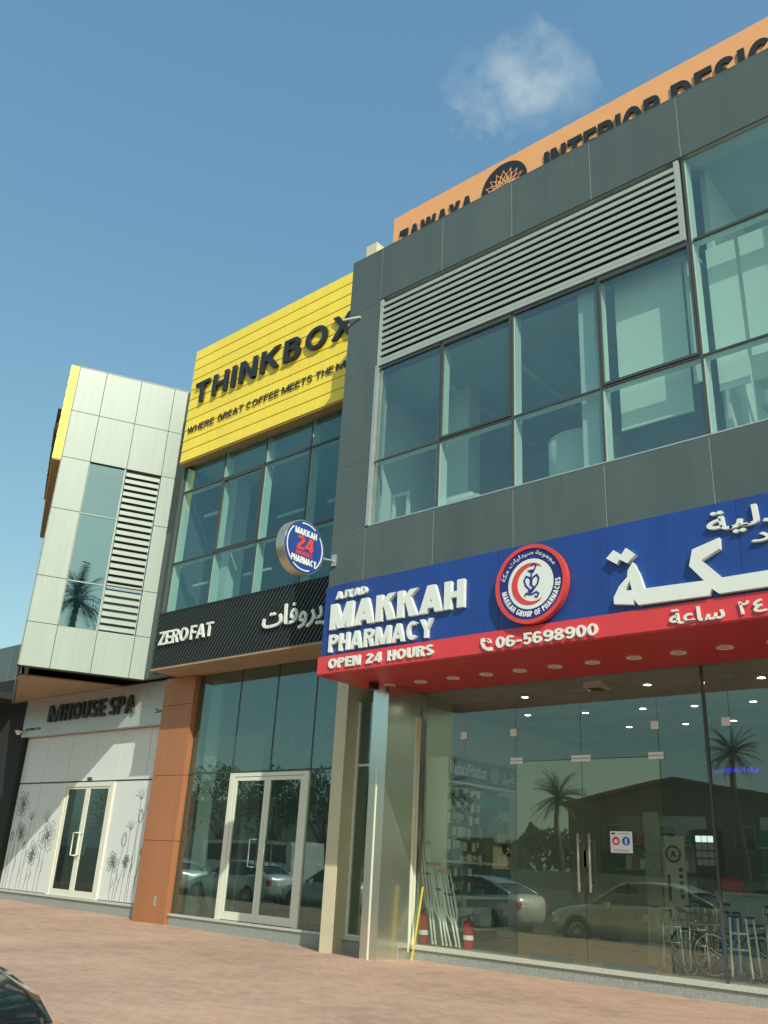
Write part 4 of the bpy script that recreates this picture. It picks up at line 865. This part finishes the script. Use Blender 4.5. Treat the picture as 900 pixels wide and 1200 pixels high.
def extinguisher(x, y, label, z=.2, h=.5):
    e = thing('fire_extinguisher', label, 'fire extinguisher', (x, y, z), 'fire extinguishers inside the pharmacy window')
    mb = MB(Fr((x, y, z), (1,0,0), (0,1,0))); mb.cyl(0, 0, .0, h*.8, .085, 20).cyl(0, 0, h*.8, h*.92, .085, 20, .03); mb.build('cylinder', 'red_paint', e, smooth=False)
    MB(Fr((x, y, z), (1,0,0), (0,1,0))).cyl(0, 0, h*.28, h*.42, .0865, 20).build('label', 'paper', e)
    MB().tube([(x, y, z+h*.92), (x, y, z+h*1.02)], .02).tube([(x-.02, y, z+h*1.02), (x+.1, y, z+h*1.08)], .012).build('valve', 'rubber', e); MB().tube([(x, y-.02, z+h), (x-.14, y-.02, z+h*.95), (x-.17, y-.02, z+h*.6), (x-.13, y-.02, z+h*.25)], .012).build('hose', 'rubber', e, smooth=True)
extinguisher(-10.28, 13.15, 'red fire extinguisher with black hose left of the crutches', h=.54); extinguisher(-9.40, 13.25, 'red fire extinguisher right of the crutches')
# paper notice on the glass
NO = thing('paper_notice', 'white notice with two round pictures taped to the glass door', 'notice', (-6.3, 12.73, 1.75))
cn_ = FY(12.742)
bx('sheet', 'paper', NO, cn_, -6.48, -6.13, 1.765, 2.065, 0, .002)
MB(cn_).cyl(-6.39, 1.93, .002, .0035, .062, 20).build('round_picture', 'badge_red', NO); MB(cn_).cyl(-6.23, 1.93, .002, .0035, .062, 20).build('round_picture', 'blue_paint', NO)
MB(cn_).cyl(-6.39, 1.925, .0035, .004, .03, 12).build('face_print', 'paper', NO); MB(cn_).box(-6.245, -6.215, 1.885, 1.965, .0035, .004).build('figure_print', 'paper', NO)
mb = MB(cn_); mb.box(-6.46, -6.40, 2.02, 2.045, .002, .003).box(-6.34, -6.17, 2.03, 2.036, .002, .003).box(-6.44, -6.18, 1.805, 1.81, .002, .003).box(-6.44, -6.2, 1.79, 1.794, .002, .003); mb.build('small_print', 'slat', NO)
# wheelchairs and walkers near the glass
def wheelchair(x, y, label, rz=0):
    c = thing('wheelchair', label, 'wheelchair', (x, y, .2), 'folded wheelchairs by the pharmacy glass'); cr_, sr_ = math.cos(rz), math.sin(rz)
    T = lambda px_, py_, pz: (x+px_*cr_-py_*sr_, y+px_*sr_+py_*cr_, .2+pz)
    for sg in (-.1, .1):
        ring = [T(.0+.29*math.cos(R(a_)), sg*1.6, .30+.29*math.sin(R(a_))) for a_ in range(0, 361, 15)]
        wq = MB().tube(ring, .016, 6).build('wheel', 'rubber', c, smooth=True)
        sp = MB()
        for a_ in range(0, 180, 30): sp.tube([T(-.27*math.cos(R(a_)), sg*1.6, .30-.27*math.sin(R(a_))), T(.27*math.cos(R(a_)), sg*1.6, .30+.27*math.sin(R(a_)))], .003, 4)
        sp.tube([T(.255*math.cos(R(a_)), sg*1.8, .30+.255*math.sin(R(a_))) for a_ in range(0, 361, 20)], .008, 5); sp.build('push_rim', 'chrome', wq)
        MB().tube([T(-.36+.09*math.cos(R(a_)), sg, .1+.09*math.sin(R(a_))) for a_ in range(0, 361, 24)], .014, 6).build('caster', 'alu', c, smooth=True)
        MB().tube([T(.14, sg, .95), T(.08, sg, .92), T(.06, sg, .3), T(-.3, sg, .28), T(-.38, sg, .22), T(-.40, sg, .05)], .013, 7).tube([T(.07, sg, .68), T(-.25, sg, .68), T(-.28, sg, .5), T(-.28, sg, .28)], .012, 7).tube([T(.08, sg, .3), T(-.25, sg, .5)], .012, 7).build('side_frame', 'chrome', c, smooth=True)
        MB().tube([T(.2, sg, .95), T(.1, sg, .95)], .02).build('hand_grip', 'rubber', c)
        MB().box(*sorted((T(-.2, 0, 0)[0], T(.02, 0, 0)[0])), y+sg*1.0-.03, y+sg*1.0+.03, .88, .91).build('armrest', 'rubber', c)
    MB().tube([T(.0, -.1, .3), T(-.1, .1, .55)], .012).tube([T(.0, .1, .3), T(-.1, -.1, .55)], .012).build('cross_brace', 'chrome', c)
    MB().prism([(T(-.3, 0, 0)[0], .68), (T(.05, 0, 0)[0], .68), (T(.07, 0, 0)[0], .72), (T(-.3, 0, 0)[0], .72)], 0, .01) if False else None
    MB().box(*sorted((T(-.28, 0, 0)[0], T(.06, 0, 0)[0])), y-.09, y+.09, .70, .72).build('seat', 'rubber', c)
wheelchair(-5.30, 13.5, 'folded wheelchair with pale front wheel standing nearest the dark post'); wheelchair(-5.75, 13.75, 'folded wheelchair behind and left of the front one'); wheelchair(-4.75, 13.8, 'folded wheelchair furthest right by the glass')
def walker(x, y, label, col='alu', w_=.3, h_=.85, cross=False):
    c = thing('walking_frame', label, 'walking frame', (x, y, .2), 'walking frames by the pharmacy glass')
    for sx in (-1, 1):
        for sy in (0, .32): MB().tube([(x+sx*w_*.5, y+sy*.9, .2+h_), (x+sx*w_*.62, y+sy, .24)], .016, 7).build('leg', col, c, smooth=True); MB().tube([(x+sx*w_*.62, y+sy, .2), (x+sx*w_*.62, y+sy, .26)], .02, 8).build('rubber_foot', 'rubber', c)
        MB().tube([(x+sx*w_*.5, y, .2+h_), (x+sx*w_*.5, y+.29, .2+h_)], .018).build('hand_grip', 'rubber', c)
    mb = MB()
    if cross: mb.tube([(x-w_*.5, y, .3+h_*.78), (x+w_*.5, y, .2+h_*.35)], .013).tube([(x+w_*.5, y+.004, .3+h_*.78), (x-w_*.5, y+.004, .2+h_*.35)], .013)
    else: mb.tube([(x-w_*.55, y, .2+h_*.5), (x+w_*.55, y, .2+h_*.5)], .012).tube([(x-w_*.52, y, .2+h_*.75), (x+w_*.52, y, .2+h_*.75)], .012)
    mb.build('cross_bar', col, c, smooth=True)
walker(-6.10, 13.55, 'folding stool frame with crossed bars at the right edge of the glass doors', cross=True, w_=.4)
walker(-5.86, 13.3, 'slim chrome walking frame just right of the crossed stool frame', 'chrome', .24, .82); walker(-5.62, 13.6, 'grey walking frame behind the left wheelchair wheels', 'alu', .3, .88); walker(-4.88, 13.25, 'white tubed walking frame in front of the rightmost wheelchair', 'letter_white', .22, .8)
walker(-5.05, 13.3, 'blue walking frame right of the wheelchairs', 'blue_paint', .16); walker(-4.40, 13.5, 'grey walking frame at the right edge of the view', w_=.35); walker(-5.50, 13.35, 'narrow chrome walking frame between the wheelchairs', 'chrome', .22, .8)
# banners, cabinets, counter
def banner(x, y, w_, z1, label, mt, logo=True):
    b_ = thing('roll_up_banner', label, 'banner', (x, y, .2), 'roll up banners in the pharmacy'); bx('sheet', mt, b_, FY(y), x-w_/2, x+w_/2, .3, z1, 0, .01); bx('foot', 'alu', b_, FY(y), x-w_/2, x+w_/2, .2, .298, -.08, .08)
    if logo:
        MB(FY(y)).ring(x, z1-.28, .011, .014, .10, .135, 24).build('logo_ring', 'slat', b_); letters(b_, FY(y), 'A', x-.05, x+.05, z1-.33, z1-.23, .011, .014, 'slat', t=.22, each=False)
        mb = MB(FY(y))
        for k in range(5): mb.box(x+w_*.2, x+w_*.36, z1-.95+k*.1, z1-.89+k*.1, .011, .013)
        mb.box(x-w_*.3, x-w_*.18, z1-1.0, z1-.6, .011, .013); mb.build('printed_marks', 'slat', b_)
banner(-6.45, 14.9, .40, 2.12, 'pale roll up banner with a ringed letter emblem', 'sealant'); banner(-6.95, 15.2, .28, 2.52, 'tall narrow grey banner behind the glass door', 'int_teal', False)
mb = thing('display_fridge', 'dark cabinet with small lit compartments against the back of the shop', 'cabinet', (-6.75, 17, .2)); bx('body', 'slat', mb, FY(17), -6.95, -6.55, .2, 2.35, -.4, 0)
for r_i in range(4):
    for c_i in range(3): bx('compartment', 'screen_lit' if r_i == 3 else 'sealant', mb, FY(17), -6.91+c_i*.115, -6.81+c_i*.115, 1.72+r_i*.135, 1.83+r_i*.135, .001, .01)
CT = thing('shop_counter', 'long grey service counter across the back of the pharmacy', 'counter', (-5.5, 16.6, .2)); bx('front_panel', 'int_teal', CT, FY(16.5), -6.4, -3.2, .2, 1.25, -.6, 0); bx('top', 'sealant', CT, FY(16.5), -6.42, -3.18, 1.252, 1.30, -.62, .03)
mb = thing('red_bag', 'red bag lying on the left end of the shop counter', 'bag', (-6.2, 16.7, 1.3)); MB(FY(16.6)).prism([(-6.35, 1.3), (-5.95, 1.3), (-5.98, 1.48), (-6.1, 1.56), (-6.25, 1.55), (-6.33, 1.46)], -.12, .1).build('body', 'red_paint', mb); MB(FY(16.6)).ribbon(arc(-6.16, 1.53, .07, .08, 20, 160, 8), .012, -.01, .01).build('handle', 'rubber', mb)
def backshelf(x0, x1, label):
    s_ = thing('wall_shelving', label, 'shelving', (x0, 18.5, .2), 'back wall shelving of the pharmacy')
    bx('frame', 'int_teal', s_, FY(18.8), x0, x1, .2, 2.7, -.05, 0)
    for z in (.6, 1.1, 1.6, 2.1): bx('shelf_board', 'sealant', s_, FY(18.8), x0, x1, z, z+.03, .001, .3)
    mb = MB(FY(18.8))
    for z in (.63, 1.13, 1.63, 2.13):
        x = x0+.05
        while x < x1-.25: w_ = random.uniform(.08, .25); mb.cur = random.randrange(4); mb.box(x, x+w_, z, z+random.uniform(.12, .35), .05, .25); x += w_+.02
    mb.build('stacked_goods', ['paper', 'teal', 'int_dark', 'wood'], s_, kind='stuff')
backshelf(-6.3, -4.8, 'back wall shelving unit left of the blue lit sign'); backshelf(-4.7, -3.2, 'back wall shelving unit at the right edge of the view'); backshelf(-9.4, -7.4, 'back wall shelving unit seen through the glass doors')
mb = thing('blue_lit_sign', 'thin broken blue lit strip high on the back of the pharmacy', 'sign', (-6.05, 17.4, 3.3)); q_ = MB(FY(17.4)); rq = random.Random(3)
for k in range(14): q_.box(-6.62+k*.065, -6.62+k*.065+rq.uniform(.025, .055), 3.38+rq.uniform(0, .04), 3.43+rq.uniform(.01, .08), 0, .02)
q_.build('lit_strip', 'blue_lit', mb)
for x, y in ((-7.19, 13.69), (-6.18, 13.7), (-4.42, 13.93), (-7.2, 15.7), (-6.25, 15.8), (-7.19, 17.64), (-6.2, 17.6), (-5.2, 15.8), (-5.2, 17.6), (-4.3, 15.9), (-8.6, 13.8), (-9.6, 15.5), (-8.4, 15.7), (-8.4, 17.6)):
    c = thing('ceiling_light', 'small round lit downlight in the pharmacy ceiling', 'ceiling light', (x, y, 4.42), 'downlights in the pharmacy ceiling')
    MB(P).ring(x, y, 4.40, 4.419, .06, .09, 20).build('ring', 'fixture', c); MB(P).cyl(x, y, 4.408, 4.418, .058, 18).build('lamp', 'lit', c)
c = thing('ceiling_unit', 'square air unit on the pharmacy ceiling near the door', 'air unit', (-6.9, 13.3, 4.42)); MB(P).box(-7.05, -6.72, 13.12, 13.45, 4.32, 4.419).build('housing', 'fixture', c); MB(P).box(-7.0, -6.77, 13.17, 13.40, 4.31, 4.319).build('grille', 'slat', c)

# ------------------------------------------------------------------ cars by the kerb (mostly seen mirrored in the glass)
def car(x, y, paint, label, L=4.7, hgt=1.45, grp='cars parked along the kerb', face=1):
    z0 = -.22; c = thing('parked_car', label, 'car', (x, y, z0), grp)
    X = lambda q: x+face*q
    # x from front (+) to rear (-): (pos, zlow, zbelt, halfwidth)
    S = [(2.33, .34, .58, .50), (2.27, .25, .66, .68), (2.12, .20, .72, .80), (1.8, .19, .80, .88), (1.3, .19, .88, .91), (.7, .19, .95, .92), (0, .19, .97, .92), (-.8, .19, .99, .92), (-1.4, .20, 1.02, .91), (-1.9, .24, 1.03, .88), (-2.2, .30, 1.0, .80), (-2.34, .42, .92, .62)]
    sx = L/4.7; mb = MB(); ring = []
    for (a_, zl, zb, hw) in S:
        P_ = [(0, zl), (hw*.8, zl), (hw*.97, zl+.10), (hw, zl+(zb-zl)*.45), (hw*.985, zb-.10), (hw*.93, zb-.02), (hw*.80, zb+.015), (0, zb+.04)]
        P_ = P_+[(-q, w_) for q, w_ in P_[::-1][1:-1]]; ring.append([(X(a_*sx), y+q, z0+w_*hgt/1.45) for q, w_ in P_])
    n_ = len(ring[0]); mb.add([v for r_ in ring for v in r_], [(i*n_+k, i*n_+(k+1) % n_, (i+1)*n_+(k+1) % n_, (i+1)*n_+k) for i in range(len(ring)-1) for k in range(n_)]+[tuple(range(n_)), tuple(range((len(ring)-1)*n_, len(ring)*n_))])
    b_ = mb.build('body', paint, c, smooth=True)
    G = [(1.05, .93, .95, .78, .76), (.45, .95, 1.30, .84, .68), (.15, .96, 1.41, .86, .64), (-.4, .97, 1.445, .87, .63), (-1.0, .99, 1.40, .86, .62), (-1.45, 1.01, 1.27, .84, .62), (-2.0, 1.02, 1.05, .78, .70)]
    mb = MB(); gr = [[(X(a_*sx), y-hb, z0+zb*hgt/1.45), (X(a_*sx), y-ht, z0+zt*hgt/1.45), (X(a_*sx), y+ht, z0+zt*hgt/1.45), (X(a_*sx), y+hb, z0+zb*hgt/1.45)] for a_, zb, zt, hb, ht in G]
    mb.add([v for r_ in gr for v in r_], [(i*4+k, i*4+k+1, (i+1)*4+k+1, (i+1)*4+k) for i in range(len(gr)-1) for k in range(3)]); mb.build('window', 'car_glass', c, smooth=False)
    mb = MB(); rf = [[(v[0], v[1]+(.0 if k in (0, 3) else 0), v[2]+.006) for k, v in enumerate(r_)] for r_ in gr]
    V = []
    for i in range(1, 6):
        A_, B_ = rf[i][1], rf[i][2]; V += [(A_[0], A_[1]-.02, A_[2]-.02), (A_[0], A_[1]+.05, A_[2]+.015), (A_[0], (A_[1]+B_[1])/2, A_[2]+.03), (B_[0], B_[1]-.05, B_[2]+.015), (B_[0], B_[1]+.02, B_[2]-.02)]
    mb.add(V, [(i*5+k, i*5+k+1, (i+1)*5+k+1, (i+1)*5+k) for i in range(4) for k in range(4)]); mb.build('roof', paint, c, smooth=True)
    for s_ in (1, 2):
        o_ = 0 if s_ == 1 else 3
        P1 = [Vector(rf[i][s_]) for i in range(len(rf))]; MB().tube([p+Vector((0, -.01 if s_ == 1 else .01, 0)) for p in P1], .028, 6).build('roof_pillar', paint, c, smooth=True)
        for i in (3,): a_, b2 = Vector(rf[i][s_]), Vector(rf[i][o_]); MB().tube([a_, b2], .03, 6).build('door_pillar', 'rubber', c)
    for a_ in (1.42, -1.38):
        for s_ in (-1, 1):
            wf = Fr((X(a_*sx), y+s_*(.90), z0+.32), (1, 0, 0), (0, 0, 1)); sg = 1 if s_ < 0 else -1
            MB(wf).cyl(0, 0, -.012*sg, .012*sg, .40, 28).build('wheel_arch', 'rubber', c)
            wq = MB(wf).cyl(0, 0, -.2*sg, .02*sg, .32, 28).build('wheel', 'tyre', c)
            mb = MB(wf); mb.ring(0, 0, .02*sg, .03*sg, .20, .225, 28)
            for k in range(10): e = 2*math.pi*k/10; mb.ribbon([(.04*math.cos(e), .04*math.sin(e)), (.21*math.cos(e), .21*math.sin(e))], .028, .021*sg, .034*sg)
            mb.cyl(0, 0, .02*sg, .036*sg, .05, 14); mb.build('rim', 'rim', wq)
    for s_ in (-1, 1):
        MB().box(*sorted((X(2.02*sx), X(2.2*sx))), y+s_*.62-.16, y+s_*.62+.16, z0+.56, z0+.68).build('headlight', 'lampclear', c); MB().box(*sorted((X(-2.2*sx), X(-2.33*sx))), y+s_*.62-.16, y+s_*.62+.16, z0+.74, z0+.90).build('tail_light', 'lampred', c)
        mm_ = MB(); mm_.box(*sorted((X(.50 if grp else .36), X(.64 if grp else .50))), y+s_*1.0-.09, y+s_*1.0+.09, z0+.94, z0+1.08); mm_.build('door_mirror', paint, c)
        MB().box(*sorted((X(-.15), X(.02))), y+s_*.925-.012, y+s_*.925+.012, z0+.80, z0+.83).build('door_handle', 'chrome', c); MB().box(*sorted((X(-1.15), X(-.98))), y+s_*.925-.012, y+s_*.925+.012, z0+.83, z0+.86).build('door_handle', 'chrome', c)
    return c
for k_, c_, ro in (('champagne', (.85, .79, .60), .25), ('car_white', (.82, .84, .82), .25), ('car_silver', (.74, .79, .80), .3), ('car_black', (.010, .012, .012), .12), ('car_grey', (.22, .26, .26), .3)): M[k_] = mat(k_, c_, ro, .3, coat=.6)
car(-10.9, 2.3, 'champagne', 'champagne coloured sedan mirrored in the pharmacy doors', L=4.9, hgt=1.58, face=-1)
car(-16.6, 2.3, 'car_silver', 'silver sedan ahead of the champagne one, mirrored in the pharmacy glass', L=4.8, hgt=1.52, face=-1)
car(-23.2, 2.2, 'car_silver', 'silver hatchback mirrored at the right of the coffee building doors', hgt=1.5, face=-1)
car(-28.6, 2.2, 'car_white', 'white sedan mirrored in the coffee building doors', L=4.9, hgt=1.55, face=-1)
car(-33.9, 2.2, 'car_white', 'white sedan furthest along the kerb', hgt=1.5, face=-1)
# box truck behind the sedans
tk = thing('pickup_van', 'white boxy van with dark side windows behind the parked sedans', 'van', (-33, -2.5, -.22))
MB().box(-36, -29.6, -3.4, -1.5, .35, 1.3).build('body', 'car_white', tk); MB().box(-35.9, -29.9, -3.35, -1.52, 1.31, 2.05).build('window', 'car_glass', tk); MB().box(-35.95, -29.7, -3.42, -1.48, 2.051, 2.2).build('roof', 'car_white', tk)
for x in (-34.8, -30.9): MB(FY(0)).cyl(x, .15, 1.45, 1.65, .38, 24).build('wheel', 'tyre', tk) if False else MB(Fr((x, -1.46, .16), (1,0,0), (0,0,1), Vector((0,1,0)))).cyl(0, 0, -.2, 0, .38, 24).build('wheel', 'tyre', tk)
for x in (-35.9, -29.95): MB().box(x-.05, x+.3, -3.36, -1.5, 1.3, 2.06).build('corner_post', 'car_white', tk)

# black car in the near left corner
bk = car(-6.87, 2.2, 'car_black', 'glossy black car with amber corner lamp at the bottom left', hgt=1.57, L=4.6, grp=None, face=1)
MB().box(-4.80, -4.66, 2.84, 2.98, .44, .535).build('indicator', 'amber', bk)

# ------------------------------------------------------------------ across the road
def palm_tree(x, y, h, label, s=1.0):
    t_ = thing('palm_tree', label, 'palm tree', (x, y, -.2), 'date palms across the road'); mb = MB()
    pts = [(x+.15*math.sin(i*.5), y, -.2+h*i/12) for i in range(13)]
    mb.tube(pts, .24*s, 10, .17*s)
    for i in range(12*3):
        zz_ = h*i/36; mb.tube([(x+.15*math.sin(zz_/h*6), y, -.2+zz_), (x+.15*math.sin(zz_/h*6), y, -.2+zz_+h/70)], .26*s, 9, .21*s)
    mb.build('trunk', 'bark', t_); mb = MB(); top = Vector(pts[-1])
    rnd = random.Random(int(abs(x*31+y)))
    for i in range(44):
        az = rnd.uniform(0, 6.28); el = R(rnd.uniform(-35, 75)); ln = rnd.uniform(2.2, 3.2)*s; d = Vector((math.cos(az)*math.cos(el), math.sin(az)*math.cos(el), math.sin(el))); p_ = top.copy(); pl = [p_.copy()]
        for k in range(9): p_ = p_+d*ln/9; d = (d+Vector((0, 0, -.11))).normalized(); pl.append(p_.copy())
        mb.tube(pl, .03*s, 4, .008)
        for k in range(1, 10):
            tdir = (pl[k]-pl[k-1]).normalized(); sd = tdir.cross(Z).normalized(); q = .55*s*(1-abs(k-4.5)/8)
            for f2 in (0, .5):
                b0 = pl[k-1].lerp(pl[k], f2)
                for sg in (-1, 1): tip = b0+sd*sg*q+tdir*q*.6-Vector((0, 0, q*.35)); mb.add([tuple(b0), tuple(b0+tdir*.07*s), tuple(tip)], [(0, 1, 2)])
    mb.build('crown', 'palm', t_)
for q in ((-24.2, -16.5, 5.4, 'stout date palm mirrored left of the pharmacy door handles', .62), (-16.6, -21, 7.9, 'tall palm mirrored behind the wheelchairs', .58), (-38, -20, 7.5, 'palm among the dark trees mirrored in the coffee building doors', 1.0), (-2, -22, 8, 'palm tree straight behind the camera', 1.0), (-33, -18, 6, 'shorter palm left of the brown house', .9), (24.5, -9.4, 20.8, 'very tall palm mirrored in the tall window of the white tower', 1.25) ):
    if q[3] != 'x': palm_tree(*q)
def bush_tree(x, y, h, r, label):
    t_ = thing('leafy_tree', label, 'tree', (x, y, -.2), 'dark trees across the road'); rnd = random.Random(int(abs(x*13+y)))
    mb = MB(); mb.tube([(x, y, -.2), (x+.1, y, h*.3), (x-.1, y, h*.6)], .22, 8, .1)
    for k in range(5): a_ = k*1.26; mb.tube([(x, y, h*.3), (x+r*.3*math.cos(a_), y+r*.3*math.sin(a_), h*.5), (x+r*.6*math.cos(a_), y+r*.6*math.sin(a_), h*.75)], .1, 6, .03)
    mb.build('trunk', 'bark', t_); mb = MB(); cl = []
    for k in range(34):
        a_, e_, q = rnd.uniform(0, 6.28), rnd.uniform(-.5, 1.4), rnd.uniform(.45, 1)*r; cl.append((Vector((x+q*math.cos(a_)*math.cos(e_), y+q*math.sin(a_)*math.cos(e_), h*.62+q*math.sin(e_)*.8)), rnd.uniform(.28, .55)*r*.6))
    for c_, cr2_ in cl:
        for k in range(60):
            o_ = Vector((rnd.gauss(0, 1), rnd.gauss(0, 1), rnd.gauss(0, 1))).normalized()*cr2_*rnd.uniform(.6, 1.05); p_ = c_+o_; n_ = Vector((rnd.gauss(0, 1), rnd.gauss(0, 1), rnd.gauss(0, 1))).normalized(); u = n_.orthogonal().normalized()*.14; v = n_.cross(u)*.6
            mb.add([tuple(p_-u), tuple(p_-v), tuple(p_+u), tuple(p_+v)], [(0, 1, 2, 3)])
    mb.build('crown', 'leaf', t_)
i = 0
for x, y, h, r in ((-25.6, -17, 3.6, 1.9), (-37, -16, 6.5, 2.9), (-43, -17, 7.5, 3.2), (-49, -18, 8, 3.4), (-55, -18, 8, 3.4), (-61, -18, 7, 3.2), (-21.5, -19, 3.4, 1.8), (-67, -17, 6.5, 3.0)):
    i += 1; bush_tree(x, y, h, r, ['low round tree in front of the yellow house', 'dark bushy tree left of the yellow house', 'dense dark tree second along the far road', 'tallest dense dark tree across the road', 'dark tree beyond the tallest dense one', 'dark tree near the far left of the far road', 'low shrubby tree in front of the brown house', 'last dark tree at the far left of the far road'][i-1])
def house(x0, x1, y0, y1, h, label, mt, gable=0, roof='roof_tile', wins=()):
    b_ = thing('house', label, 'house', ((x0+x1)/2, y1, -.2)); bx('wall', mt, b_, P, x0, x1, y0, y1, -.2, h)
    if gable:
        mb = MB(FY(y1)); xm = (x0+x1)/2; mb.prism([(x0-.3, h), (x1+.3, h), (xm, h+gable)], .0, y1-y0); mb.fr = FY(y1+.3) if False else mb.fr; mb.build('gable_wall', mt, b_)
        V = MB(FY(y1+.4)); V.ribbon([(x0-.5, h-.1), (xm, h+gable+.02), (x1+.5, h-.1)], .18, 0, y1-y0) if False else None
        mb = MB(); yb, yf = y0-.4, y1+.5
        for s_ in (0, 1):
            xa = x0-.5 if s_ == 0 else x1+.5; mb.add([(xa, yb, h-.12), (xa, yf, h-.12), (xm, yf, h+gable+.04), (xm, yb, h+gable+.04), (xa, yb, h+.1), (xa, yf, h+.1), (xm, yf, h+gable+.26), (xm, yb, h+gable+.26)], [(0,1,2,3), (4,7,6,5), (0,4,5,1), (1,5,6,2), (3,7,4,0)])
        mb.build('roof', roof, b_)
    else: bx('roof', roof, b_, P, x0-.3, x1+.3, y0-.3, y1+.3, h, h+.25)
    for wx, wz, ww, wh in wins:
        f = MB(Fr((0, y1, 0), (1, 0, 0), (0, 0, 1), Vector((0, 1, 0)))).box(wx-ww/2-.08, wx+ww/2+.08, wz-.08, wz+wh+.08, 0, .05).build('window', 'house_cream', b_); MB(Fr((0, y1, 0), (1, 0, 0), (0, 0, 1), Vector((0, 1, 0)))).box(wx-ww/2, wx+ww/2, wz, wz+wh, .051, .06).build('pane', 'car_glass', f)
house(-33.5, -17, -46, -34, 6.3, 'large brown house with a low gable across the road', 'house_brown', 1.5, wins=((-30, 3.5, 1.2, 1.4), (-26, 3.5, 1.2, 1.4), (-21, 3.5, 1.2, 1.4)))
house(-37.8, -35.3, -30, -27, 3.3, 'small yellow walled house left of the brown one', 'house_yellow', roof='house_cream', wins=((-36.3, 1.8, .5, .7),))
house(-16, 4, -46, -32, 7.2, 'long dark flat roofed house at the right of the brown one', 'house_brown', roof='house_brown', wins=((-12, 4, 1.5, 1.4), (-6, 4, 1.5, 1.4)))
house(-85, -57, -50, -38, 7.0, 'pale flat roofed house behind the dark trees', 'house_cream', roof='house_cream', wins=((-70, 3.5, 1.2, 1.4), (-62, 3.5, 1.2, 1.4)))
house(22, 40, -20, 20, 6, 'pale building at the end of the road behind the camera', 'house_cream', roof='house_cream')
tag(bx('boundary_wall', 'house_cream', None, P, -80, 30, -15.4, -15.2, -.3, 1.6), 'long low cream wall along the far side of the road', 'wall')
